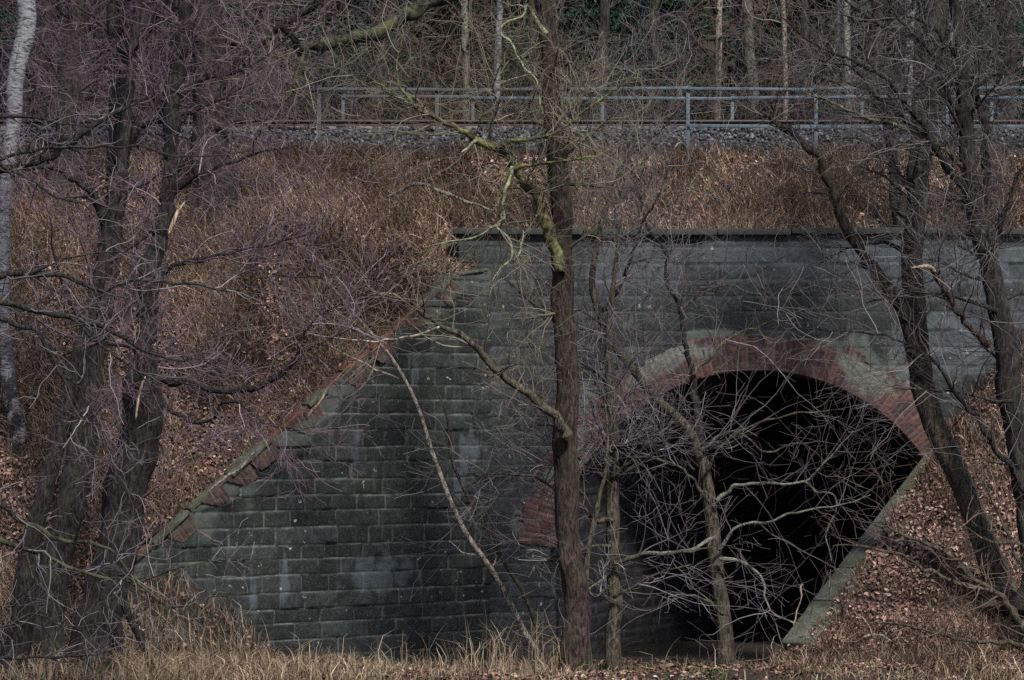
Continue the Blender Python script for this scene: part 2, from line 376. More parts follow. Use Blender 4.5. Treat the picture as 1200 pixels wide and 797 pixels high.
us = np.concatenate([[0, 1.5], lin(XC-RIN-HX0-.001, XC+RIN-HX0+.001, 61), [9.5, 13.83]])
xx = us+HX0; bot = np.where(np.abs(xx-XC) <= RIN+1e-9, ZC+np.sqrt(np.clip(RIN**2-(xx-XC)**2, 0, None))+.06, -.3); bot[2] = bot[-3] = -.3
masonry('headwall', lambda u, v, d: np.stack([u+HX0, -d, v-.1*0], -1), HX1-HX0, HEADTOP, hkeep, M['head'], bridge, course=.26, block=.7, joint=.010, rough=.016, seed=11, pale=hp, blue=hb,
        extra=core((HX0, 0, 0), np.array([1., 0, 0]), np.array([0, -1., 0]), us, bot, np.full(len(us), HEADTOP-.01), .04, .6))
mb = MB(); x = HX0-.1
while x < 12.8:
    L = random.uniform(.9, 1.5); mb.box((x+L/2, .26+random.uniform(-.01, .01), HEADTOP+.045+random.uniform(-.012, .012)), (L-.012, .72, .10)); x += L
bevel(mb.obj('wall_cap', M['cap'], bridge), .012)
# brick arch ring
th0 = math.asin((1.78-ZC)/RIN); RT = .74
r_out = np.random.default_rng(5)
steps = np.repeat(r_out.choice([.58, .62, .65, .69], 60), 1)
arcL = (math.pi-2*th0)*RIN
def ringmap(u, v, d):
    th = th0 + v/RIN; r = RIN + u; return np.stack([XC - r*np.cos(th), np.where(u < .001, .55, -.025 - d), ZC + r*np.sin(th)], -1)
def ringkeep(u, v):
    k = np.clip((v/.30).astype(int), 0, 59); saw = ((v/.30) % 1)*.05
    return u < steps[k] - saw + (fbm(v*9, u*9, 0, 4)-.5)*.05
ringpale = lambda u, v: sstep(.51, .63, fbm(v*1.3+3, u*2.6, 0, 77, 4))*sstep(.1, .5, u+.15)*.7
masonry('arch_ring', ringmap, RT, arcL, ringkeep, M['brick'], bridge, course=.077, block=.245, res=.0175, joint=.008, rough=.010, seed=3, pale=ringpale, cvar=.05, bvar=.06)
# barrel of the tunnel, running back to the right
AX = np.array([.62, 1.0, 0]); 
jl = ZC
def prof(v):
    tot = jl*2 + math.pi*RIN
    a = np.clip((v-jl)/RIN, 0, math.pi)
    x = XC - RIN*np.cos(a); z = np.where(v < jl, v, np.where(v > jl+math.pi*RIN, tot-v, ZC+RIN*np.sin(a)))
    return x, z, np.cos(a), -np.sin(a)*np.where((v < jl) | (v > jl+math.pi*RIN), 0, 1)
def barmap(u, v, d):
    x, z, nx, nz = prof(v); return np.stack([x+nx*(d-.05)+AX[0]*u, .12+AX[1]*u+.0*v, z+nz*(d-.05)], -1)
masonry('barrel_vault', barmap, 14, jl*2+math.pi*RIN, lambda u, v: u > -1, M['vault'], bridge, course=.16, block=.5, res=.045, joint=.016, rough=.016, seed=6)
mb = MB(); mb.box((XC+AX[0]*14, 14.1, 2.3), (9, .3, 5)); mb.obj('added_light_block', M['vault'], bridge)  # added blocker: shuts the far portal, really open, to keep the tunnel dark

# left wing wall
wl = np.linalg.norm(W0-W1); wu = np.append((W0-W1)/wl, 0); wn = np.array([wu[1], -wu[0], 0]); wn = wn if wn[1] < 0 else -wn
def wtop(u):
    x, y = W1[0]+wu[0]*u, W1[1]+wu[1]*u; k = (y+CAMD)/(CAMD*PPM); px = 600 + x/k
    py = np.where(px > 541, 314, 315+(541-px)*.884); return CAMZ+(HZ-py)*k
wing = bpy.data.objects.new('wing_wall', None); COL.objects.link(wing); wing.parent = bridge
wing.location = Vector((W1[0]-XC, W1[1], 0)); wing['label'] = 'long dark stone wing wall with sloping top'
W1v = np.array([W1[0], W1[1], 0])
wmap = lambda u, v, d: W1v + u[..., None]*wu + v[..., None]*np.array([0, 0, 1.]) + d[..., None]*wn
wus = lin(0, wl+.0, 40)
wpale = lambda u, v: np.clip(sstep(.55, .2, wtop(u)-v + (fbm(u*3, v*3, 0, 60, 4)-.5)*1.2), 0, 1)*.55 + sstep(.35, 0, np.abs(u-2.0)+np.abs(v-1.3)*.5+(fbm(u*6, v*2, 0, 61)-.5)*.4)*.3
wblue = lambda u, v: np.clip(sstep(.70, .8, fbm(u*4, v*.9, 0, 66, 4)) + blobuv(u, v), 0, 1)*.5
def blobuv(u, v): return sstep(1.2, .6, np.sqrt(((u-4.9)/.6)**2+((v-1.45)/.28)**2)+(fbm(u*7, v*2.5, 0, 68)-.5)*1.4)
masonry('stone_face', wmap, wl, 6.4, lambda u, v: v < wtop(u)-.03, M['wing'], wing, course=.236, block=.58, res=.019, joint=.009, rough=.022, seed=21, vert=.7, pale=wpale, blue=wblue,
        extra=core(W1v, wu, wn, wus, np.full(40, -.3), wtop(wus)-.06, .045, .5))
# coping stones on the slope
u = .05; k = 0
while u < wl-.55:
    L = random.uniform(.28, .7); a, b = W1v+wu*u, W1v+wu*(u+L); a[2], b[2] = wtop(u), wtop(u+L)
    d = (b-a); ln = np.linalg.norm(d); d /= ln; up = np.cross(d, wn); up = up if up[2] > 0 else -up
    mb = MB(); w = random.uniform(.34, .48); th = random.uniform(.05, .085)
    mb.box((a+b)/2 + up*(th/2-.05) - wn*(w/2-.05+random.uniform(-.03, .06)), (ln-random.uniform(.01, .05), w, th), *((lambda e: (e, wn, np.cross(e, wn) if np.cross(e, wn)[2] > 0 else -np.cross(e, wn)))((d+up*random.uniform(-.07, .07))/np.linalg.norm(d+up*.0))))
    isb = random.random() < .5 and u < 5.4
    o = mb.obj('coping_stone', M['brick_orange'] if isb else M['coping'], wing); bevel(o, .018, 3)
    if isb: o['label'] = 'orange brick coping piece'
    u += L
# wedges of brick under the coping
for px in (518, 480, 444, 412, 352, 303, 276, 246, 205):
    uu = np.interp(px, *zip(*[(600+(W1[0]+wu[0]*q)/((W1[1]+wu[1]*q+CAMD)/3000), q) for q in lin(0, wl, 60)]))
    slope = (wtop(uu+.1)-wtop(uu-.1))/.2; tl = np.array([1, slope])/math.hypot(1, slope); nl = np.array([tl[1], -tl[0]])
    L, D = random.uniform(.4, .66), random.uniform(.28, .42)
    o2 = W1v + wu*(uu-L/2*tl[0]); o2[2] = wtop(uu-L/2*tl[0])-.02
    U3 = wu*nl[0]+np.array([0, 0, nl[1]]); V3 = wu*tl[0]+np.array([0, 0, tl[1]])
    bm = lambda u, v, d, o2=o2, U3=U3, V3=V3: o2 + u[..., None]*U3 + v[..., None]*V3 + (d[..., None]+.03)*wn
    sl = random.uniform(.35, .9)
    masonry('brick_wedge', bm, D, L, lambda u, v, L=L, D=D, sl=sl: (u < D*(1-.12*fbm(v*20, u*5, 0, 5))) & (v > u*sl) & (v < L-u*.1), M['brick_dark'], wing, course=.075, block=.24, res=.014, joint=.008, rough=.008, seed=int(px), cvar=.05, bvar=.05, pale=lambda u, v: sstep(.55, .68, fbm(u*5, v*5, px, 9))*.7)
# right wing wall: only its mossy sloping top shows
wing2 = bpy.data.objects.new('wing_wall', None); COL.objects.link(wing2); wing2.parent = bridge
wing2.location = Vector((R1[0]-XC, R1[1], 0)); wing2['label'] = 'wing wall on the bank side, seen by its mossy sloping top'
ru = np.append(R0-R1, 0); rl = np.linalg.norm(ru); ru /= rl; R1v = np.array([R1[0], R1[1], 0]); rN = np.append(-rn, 0)
us = lin(0, rl, 20); rt = lambda u: .61 + (3.2-.61)*u/rl
masonry('stone_face', lambda u, v, d: R1v + u[..., None]*ru + v[..., None]*np.array([0, 0, 1.]) + d[..., None]*rN, rl, 3.3, lambda u, v: v < rt(u)-.03, M['wing'], wing2, seed=31, res=.05,
        extra=core(R1v, ru, rN, us, np.full(20, -.3), rt(us)-.05, .05, .44))
u = 0
for L in (1.0, .8, 1.15, .75, rl-3.7):
    a, b = R1v+ru*u, R1v+ru*(u+L); a[2], b[2] = rt(u), rt(u+L); d = b-a; ln = np.linalg.norm(d); d /= ln
    up = np.cross(d, rN); up = up if up[2] > 0 else -up
    n_, m_ = int(ln/.04), 14; vv = []
    mb = MB(); mb.box((a+b)/2+up*(-.01+random.uniform(-.008, .008))-rN*.20, (ln-.022, .50, .10), d, rN, up)
    bevel(mb.obj('coping_stone', M['coping'], wing2), .02, 3); u += L

# ------------------------------------------------------------------ railings and track
def railing(name, label, Y, posts, ztop, zbase, rails, group):
    t = thing(name, label, 'railing', (at(posts[0], 100, Y)[0], Y, zbase), group)
    for px in posts:
        mb = MB(); x = at(px, 100, Y)[0]; h = ztop-zbase(x) if callable(zbase) else ztop-zbase
        mb.box((x, Y, zbase-.25+(h+.25)/2), (.065, .06, h+.25)); mb.box((x, Y, ztop+.012), (.09, .08, .02)); bevel(mb.obj('post', M['steel' if px > 700 else 'steel_dull'], t), .006)
    for zr, th, p0 in rails:
        pp = [p for p in posts if p >= p0]
        for mat, sel in (('steel_dull', lambda p: p < 700), ('steel', lambda p: p >= 700)):
            mb = MB()
            for pa, pb in zip(pp[:-1], pp[1:]):
                if not sel(pb): continue
                a, b = at(pa, 100, Y)[0], at(pb, 100, Y)[0]; s1 = random.uniform(-.022, .022); d = unit(np.array([b-a, 0, random.uniform(-.03, .03)]))
                mb.box(((a+b)/2, Y-.055, zr+s1), (b-a-.004, .035, th), d, (0, 1, 0), np.cross(d, [0, 1, 0])*1.0)
            if mb.n: bevel(mb.obj('handrail', M[mat], t), .006)
    return t
railing('railing', 'blue grey steel railing on the near edge of the track, with two rails', 3.15, [374, 512, 658, 806, 956, 1110, 1258, 1406, 1554], 9.39, 8.15, [(9.36, .05, 0), (8.73, .055, 800)], 'steel railings along the track')
railing('railing', 'blue grey steel railing on the far edge of the track, behind the rails', 9.3, [402, 554, 706, 858, 1010, 1162, 1314, 1466], 10.04, 8.15, [(10.0, .055, 0), (9.15, .05, 0)], 'steel railings along the track')
trk = thing('railway_track', 'railway track of dark steel rails on sleepers along the top of the embankment', 'railway track', (0, 5.7, 8.83))
for Y in (5.0, 6.435):
    mb = MB(); mb.box((0, Y, 8.905), (120, .14, .025)); mb.box((0, Y, 8.965), (120, .022, .095)); mb.box((0, Y, 9.035), (120, .072, .045)); mb.obj('rail', M['rail'], trk)
sl0 = None
for x in np.arange(-10, 10.1, .62):
    if sl0 is None:
        mb = MB(); mb.box((x, 5.72, 8.83), (.25, 2.5, .12)); sl0 = bevel(mb.obj('sleeper', M['sleeper'], trk), .02); x00 = x; l0 = sl0.location.copy()
    else:
        o = sl0.copy(); COL.objects.link(o); o.parent = trk; o.location = l0 + Vector((float(x-x00), 0, 0))
# ballast stones
ico = []
def stones(n, X, Y, Z, s):
    base = np.array([[1,0,0],[-1,0,0],[0,1,0],[0,-1,0],[0,0,1],[0,0,-1],[.6,.6,.55],[-.6,.6,.55],[-.6,-.6,.55],[.6,-.6,.55]], float)
    f = np.array([[4,6,7],[4,7,8],[4,8,9],[4,9,6],[0,2,6],[2,1,7],[1,3,8],[3,0,9],[6,2,7],[7,1,8],[8,3,9],[9,0,6],[5,2,0],[5,1,2],[5,3,1],[5,0,3]])
    V = base[None]*rng.uniform(.6, 1.15, (n, 10, 1))*s[:, None, None]*rng.uniform(.6, 1.2, (n, 1, 3))
    q = rng.normal(size=(n, 4)); q /= np.linalg.norm(q, axis=1)[:, None]; w, x, y, z = q.T
    Rm = np.stack([1-2*(y*y+z*z), 2*(x*y-z*w), 2*(x*z+y*w), 2*(x*y+z*w), 1-2*(x*x+z*z), 2*(y*z-x*w), 2*(x*z-y*w), 2*(y*z+x*w), 1-2*(x*x+y*y)], -1).reshape(n, 3, 3)
    V = np.einsum('nij,nkj->nki', Rm, V) + np.stack([X, Y, Z], -1)[:, None]
    F = (f[None]+(np.arange(n)*10)[:, None, None]).reshape(-1, 3)
    return V.reshape(-1, 3), F, np.repeat(rng.random(n), 10)
n = 17000; X = rng.uniform(-11, 11, n); Y = rng.uniform(3.25, 5.3, n); Z = np.interp(Y, by, bz)+rng.uniform(-.01, .05, n)
v, f, a = stones(n, X, Y, Z, rng.uniform(.025, .055, n))
tag(mesh_obj('ballast_stones', v, f, M['stone_chip'], None, {'rnd': a}), 'grey crushed stone ballast heaped along the edge of the track', 'ballast', kind='stuff')

# ------------------------------------------------------------------ tubes and growth
def resample(pts, K, smooth=True):
    pts = np.asarray(pts, float); n = len(pts)
    if smooth and n > 2:
        e = np.vstack([2*pts[0]-pts[1], pts, 2*pts[-1]-pts[-2]]); o = []
        for i in range(n-1):
            p0, p1, p2, p3 = e[i:i+4]
            for t_ in lin(0, 1, 8, endpoint=False):
                o.append(.5*((2*p1)+(p2-p0)*t_+(2*p0-5*p1+4*p2-p3)*t_**2+(3*p1-p0-3*p2+p3)*t_**3))
        o.append(pts[-1]); pts = np.array(o)
    d = np.concatenate([[0], np.cumsum(np.linalg.norm(np.diff(pts[:, :3], axis=0), axis=1))])
    s = lin(0, d[-1], K); return np.stack([np.interp(s, d, pts[:, c]) for c in range(pts.shape[1])], -1)

def tubes(Pt, R, S, cap=False):
    """(N,K,3),(N,K) -> verts, quads"""
    N, K = R.shape; T = np.gradient(Pt, axis=1); T /= np.linalg.norm(T, axis=2, keepdims=True)+1e-9
    ref = np.where(np.abs(T[..., 2:3]) > .9, np.array([1., 0, 0]), np.array([0, 0, 1.]))
    if K > 1: ref = np.repeat(np.where(np.abs(T.mean(1)[:, 2:3]) > .75, np.array([[1., 0.1, 0]]), np.array([[0, 0, 1.]]))[:, None], K, 1)
    A = np.cross(T, ref); A /= np.linalg.norm(A, axis=2, keepdims=True)+1e-9; B = np.cross(T, A)
    an = lin(0, 2*math.pi, S, endpoint=False)
    V = Pt[:, :, None] + R[:, :, None, None]*(np.cos(an)[None, None, :, None]*A[:, :, None] + np.sin(an)[None, None, :, None]*B[:, :, None])
    i = np.arange(N*K*S).reshape(N, K, S); j = np.roll(i, -1, 2)
    F = np.stack([i[:, :-1], j[:, :-1], j[:, 1:], i[:, 1:]], -1).reshape(-1, 4)
    return V, F

def trunk_mesh(name, pts, mat, parent, S=22, step=.05, rough=.09, seed=0, flare=0.0, jag=0.0, label=None):
    """pts: (x,y,z,r)"""
    pts = np.asarray(pts, float); L = np.linalg.norm(np.diff(pts[:, :3], axis=0), axis=1).sum()
    K = int(np.clip(L/step, 12, 260)); q = resample(pts, K); r = np.maximum(q[:, 3], .004)
    s = lin(0, L, K); r = r*(1+flare*np.exp(-s/.35))
    c = q[:, :3] + np.stack([(fbm(s*1.3, 3, 0, seed)-.5), (fbm(s*1.3, 9, 0, seed)-.5), 0*s], -1)*r[:, None]*.8
    V, F = tubes(c[None], r[None], S); V = V[0]
    ang = lin(0, 2*math.pi, S, endpoint=False)[None]; ss = s[:, None]
    nz = fbm(np.cos(ang)*3.2+ss*.25, np.sin(ang)*3.2, ss*1.7, seed+4, 3)-.5
    rid = np.abs(vnoise(np.cos(ang)*7, np.sin(ang)*7, ss*2.6, seed+9)-.5)*2
    k = 1+rough*2.2*nz+rough*(rid-.5); V = c[:, None]+(V-c[:, None])*k[..., None]
    if jag:
        V[-1] += np.stack([0*ang[0], 0*ang[0], jag*(vnoise(np.arange(S)*1.7, seed)+.0)*2-jag], -1)
    Vf = V.reshape(-1, 3); n = len(Vf)
    fan = lambda o, ci: np.array([[o+a, o+(a+1) % S, ci] for a in range(S)])
    Vf = np.vstack([Vf, c[:1], c[-1:]+(0 if not jag else np.array([[0, 0, -jag*1.5]]))])
    o = mesh_obj(name, Vf, [F, fan(0, n)[:, ::-1], fan(n-S, n+1)], mat, parent, None, True)
    if label: o['label'] = label
    return q

def unit(v): return v/(np.linalg.norm(v, axis=-1, keepdims=True)+1e-9)

def grow(Pp, Rp, n, L, ang, K=6, wig=.25, up=.0, r0=.6, rmax=.02, rtip=.0022, t0=.15, t1=1.0, tipbias=1.0, ysq=1.0):
    N, Kp = Rp.shape; pi = np.repeat(np.arange(N), n) if np.isscalar(n) else np.repeat(np.arange(N), n)
    m = len(pi)
    if m == 0: return np.zeros((0, K, 3)), np.zeros((0, K))
    t_ = t0+(t1-t0)*rng.random(m)**tipbias; x = t_*(Kp-1); i0 = np.minimum(x.astype(int), Kp-2); fr = (x-i0)[:, None]
    a, b = Pp[pi, i0], Pp[pi, i0+1]; p = a+(b-a)*fr; T = unit(b-a)
    rad = np.minimum((Rp[pi, i0]*(1-fr[:, 0])+Rp[pi, i0+1]*fr[:, 0])*r0, rmax)
    pr = rng.normal(size=(m, 3)); pr[:, 1] *= ysq; pr -= (pr*T).sum(1, keepdims=True)*T; pr = unit(pr)
    an = np.radians(rng.uniform(ang[0], ang[1], m))[:, None]
    d = T*np.cos(an)+pr*np.sin(an); d[:, 2] += up; d = unit(d)
    ln = rng.uniform(L[0], L[1], m)*(1.15-.55*t_); out = np.zeros((m, K, 3)); out[:, 0] = p; step = (ln/(K-1))[:, None]
    for k in range(1, K):
        d = d + rng.normal(size=(m, 3))*wig; d[:, 2] += up*.3; d = unit(d); p = p+d*step; out[:, k] = p
    tt = lin(0, 1, K)[None]; R = np.maximum(rad[:, None]*(1-tt)**.8, rtip)
    return out, R

def crown_mesh(name, groups, mat, parent, sides=(4, 3, 3), label=None):
    Vs, Fs, A, o = [], [], [], 0
    for (Pt, R), S in zip(groups, list(sides)+[3]*10):
        if not len(Pt): continue
        V, F = tubes(Pt, R, S); N, K = R.shape
        Vs.append(V.reshape(-1, 3)); Fs.append(F+o); o += N*K*S
        A.append(np.repeat(np.clip(rng.normal(.48, .22, N)-22*np.maximum(R[:, 0]-.007, 0), 0, 1), K*S))
    ob = mesh_obj(name, np.concatenate(Vs), np.concatenate(Fs), mat, parent, {'rnd': np.concatenate(A)}, True)
    if label: ob['label'] = label
    return ob

def pxpath(pts, Y, dY=0.0):
    """[(px,py,rpx)...] at depth Y, drifting dY along its length -> (n,4) world"""
    out = []
    n = len(pts)
    for i, p in enumerate(pts):
        y = Y+dY*i/max(1, n-1); k = (y+CAMD)/3000
        out.append([*at(p[0], p[1], y), (p[2] if len(p) > 2 else 3)*k])
    return np.array(out)

def kink(q, seed, amt=.35):
    """small zigzag along a limb, as alder and oak limbs have"""
    q = np.asarray(q, float)
    if len(q) < 3: return q
    L = np.linalg.norm(np.diff(q[:, :3], axis=0), axis=1).sum(); K = int(np.clip(L/.11, len(q)*2, 90)); p = resample(q, K)
    r = np.random.default_rng(abs(seed)); a = np.minimum(.028, .25*p[:, 3]+.010)[:, None]
    p[1:-1, :3] += r.normal(size=(K-2, 3))*a[1:-1]*amt*2; p[:, 3] *= r.uniform(.86, 1.14, K)
    return p
def limb_arr(specs, K=24, jit=.012):
    """list of (n,4) -> batched (N,K,3),(N,K) with some crookedness"""
    Pt = np.zeros((len(specs), K, 3)); R = np.zeros((len(specs), K))
    for i, s in enumerate(specs):
        q = resample(s, K); L = np.linalg.norm(s[-1, :3]-s[0, :3]); q[1:, :3] += rng.normal(size=(K-1, 3))*jit*min(1, L/2)
        Pt[i] = q[:, :3]; R[i] = q[:, 3]
    return Pt, R

def tree(name, label, cat, trunk, tmat, limbs=(), lmat=None, twig='tw_dark', group=None, dens=1.0, tl=1.0, auto=None, S=24, flare=.6, jag=0, thick=1.0, wig=.2, up=.03, seed=0, lmats=None, extra=None, l3=5, rough=.14, kinky=.35, lscale=1.0):
    """trunk: (n,4) world or None; limbs: list of (n,4) world, each its own part; twigs grown from them are the crown"""
    base = trunk[0, :3] if trunk is not None else limbs[0][0, :3]
    t = thing(name, label, cat, base, group)
    roots = []
    if trunk is not None:
        trunk_mesh('trunk', trunk, M[tmat], t, S=S, seed=seed+int(abs(base[0])*100), flare=flare, jag=jag, rough=rough)
    Lp = []
    for i, lb in enumerate(limbs):
        lb = np.array(lb); lb[:, 3] *= lscale; lb[:, 3] *= .6+.4*np.clip((lb[:, 3]-.025)/.05, 0, 1); lb = kink(lb, seed*100+i, kinky); Lp.append(lb); m = lmats[i] if lmats and lmats[i] else (lmat or tmat)
        trunk_mesh('limb', lb, M[m], t, S=9, step=.035, rough=.2, seed=seed+i*7, flare=.15)
    groups = []
    if Lp:
        groups.append(limb_arr(Lp)); lens = np.array([np.linalg.norm(np.diff(l[:, :3], axis=0), axis=1).sum() for l in Lp])
        n1 = np.maximum(1, np.round(lens*3.4*dens)).astype(int)
        g1 = grow(*groups[0], n1, (.5*tl, 1.7*tl), (25, 75), 10, wig, up, .6, .012*thick, t0=.1, rtip=.0034)
    else: g1 = (np.zeros((0, 10, 3)), np.zeros((0, 10)))
    if auto is not None and trunk is not None:       # limbs grown from the trunk, all in the crown
        n0, L0, a0, tt0 = auto
        q = resample(trunk, 40); g0 = grow(q[None, :, :3], q[None, :, 3], n0, L0, a0, 10, wig*.8, up+.02, .5, .03*thick, t0=tt0)
        g1b = grow(*g0, max(2, int(4*dens)), (.4*tl, 1.3*tl), (25, 70), 10, wig, up, .55, .011*thick, rtip=.0034)
        g1 = (np.concatenate([g0[0], g1[0], g1b[0]]), np.concatenate([g0[1], g1[1], g1b[1]]))
    g2 = grow(*g1, max(2, int(round(3.2*dens**.5))), (.3*tl, .95*tl), (25, 65), 8, wig*.9, up, .7, .0075*thick, rtip=.0032)
    g3 = grow(*g2, max(1, l3-3), (.15*tl, .5*tl), (20, 60), 6, wig*.8, up, .8, .005*thick, rtip=.0026)
    gs = [g for g in (g1, g2, g3) if len(g[0])]
    if extra: gs += extra
    crown_mesh('crown', gs, M[twig], t)
    return t

# ------------------------------------------------------------------ foreground trees
Tn = lambda pts, Y, dY=0: pxpath(pts, Y, dY)
# birch on the bank, left edge
birch = tree('birch_tree', 'white birch trunk with black marks rooted in the leafy bank at the left edge', 'tree',
     Tn([(28,575,22),(22,515,17),(18,490,13.5),(14,470,11.5),(7,400,9.5),(4,300,8.5),(6,220,9),(14,150,10),(24,70,12),(30,0,12.5),(38,-110,10),(44,-260,7)], -2.0)*np.array([1,1,1,.88]), 'birch', twig='tw_purple', auto=(14, (.8, 2.2), (40, 80), .55), dens=.8, seed=1, rough=.03)
# thin leaning trunk
tree('alder_tree', 'slim leaning dark trunk, the leftmost of the three at the bottom left corner', 'tree',
     Tn([(8,830,15),(18,760,14),(33,650,11.5),(45,600,10.5),(58,550,10),(76,480,9),(98,400,8),(122,300,7),(146,160,6),(160,20,5),(170,-150,4)], -8.5, 1.5), 'alder', twig='tw_purple', auto=(16, (.6, 2.0), (35, 80), .4), dens=.8, seed=2)
tree('alder_tree', 'grey brown trunk leaning right between the slim trunk and the broken stump', 'tree',
     Tn([(45,840,27),(50,797,23),(62,665,19),(83,580,17),(95,500,17),(106,432,16),(125,316,14),(129,266,13),(137,200,12.5),(142,120,12),(141,30,12),(136,-90,10),(130,-260,8)], -7.0, 1), 'alder2',
     [Tn([(128,270,7),(110,230,6),(70,200,5),(30,196,4),(-20,205,3)], -6.8, -1), Tn([(138,190,7),(165,150,5),(200,140,4),(250,120,3),(300,95,2)], -6.5, -.5), Tn([(141,60,8),(175,30,6),(200,-10,5),(240,-60,4)], -6.4)],
     twig='tw_purple', auto=(28, (.8, 2.8), (35, 85), .38), dens=1.7, l3=7, seed=3)
t4 = tree('alder_tree', 'thick black leaning trunk split and broken at half height with pale splinters', 'tree',
     Tn([(90,850,42),(103,785,31),(113,735,26),(124,690,24.5),(140,610,25),(151,565,26),(160,530,25.5),(167,475,23),(169,450,21),(170,432,17)], -8.0), 'alder',
     [Tn([(160,520,15),(166,470,15),(170,430,14),(173,380,12.5),(176,330,11.5),(186,266,11),(195,225,10.5),(200,170,9.5),(204,100,9),(216,25,8),(228,-80,7),(240,-220,5)], -7.9, 1),      Tn([(183,446,6),(205,446,5.5),(227,449,5),(263,458,5),(300,453,4.7),(333,436,4.2),(350,413,3.8),(353,393,3.2),(377,369,2.4),(400,356,1.8),(430,345,1.2)], -7.5, -.6),
      Tn([(350,413,2.6),(373,403,2),(393,394,1.5),(420,380,1)], -8.1, -.3),
      Tn([(176,449,4.5),(200,479,4),(227,493,3.7),(247,491,3.2),(260,473,2.8),(280,473,2.3),(310,496,1.8),(337,504,1.4),(370,500,1)], -7.6, -1),
      Tn([(192,240,5),(215,215,4),(245,200,3),(300,180,2.2),(350,170,1.5)], -7, -.5),
      Tn([(178,325,5),(205,312,4),(250,300,3),(300,290,2.2),(360,275,1.4)], -7.1, -.5),
      Tn([(200,150,5),(180,110,4),(175,60,3),(160,20,2)], -7.0, .5),
      Tn([(202,120,5),(235,95,4),(275,85,3),(320,60,2),(350,30,1.5)], -7.0, .5)],
     twig='tw_purple', dens=1.9, auto=(4, (.7, 1.8), (35, 85), .6), l3=7, jag=.3, seed=4)
v = MB()
for (a, b, w) in (((164,440),(160,485),5),((168,452),(163,470),3)):
    pass
trunk_mesh('splinter', Tn([(159,492,.8),(161,475,1.8),(165,455,1.8),(171,440,.6)], -8.64), M['snag'], t4, S=7, rough=.25, label='pale splintered wood at the break')
trunk_mesh('splinter', Tn([(197,276,1),(202,262,2.6),(210,246,2.4),(217,236,.6)], -7.55), M['snag'], t4, S=7, rough=.25, label='pale torn wood on the upper stem')
# thick trunk behind, on the bank
tree('oak_tree', 'broad dark trunk standing high on the bank below the track, behind the broken trunk', 'tree',
     Tn([(256,285,30),(252,255,25),(250,180,22),(246,100,20),(236,0,18),(225,-120,15),(215,-300,11)], 1.2), 'alder',
     [Tn([(246,110,8),(280,70,6),(300,20,5),(330,-40,4)], 1.1), Tn([(240,30,8),(205,0,6),(170,-30,5)], 1.2), Tn([(248,150,6),(285,140,4),(330,150,3),(372,150,2)], 1)], twig='tw_purple', dens=1.1, tl=1.2, auto=(26, (1, 2.8), (40, 85), .2), l3=7, seed=5)
tree('oak_tree', 'dark trunk behind the bank top between the birch and the broad trunk', 'tree',
     Tn([(70,240,16),(78,150,14),(85,60,13),(95,-40,12),(100,-200,9)], 2.0), 'alder2', twig='tw_purple', dens=1.2, tl=1.2, auto=(30, (1, 2.6), (40, 85), .25), seed=6)

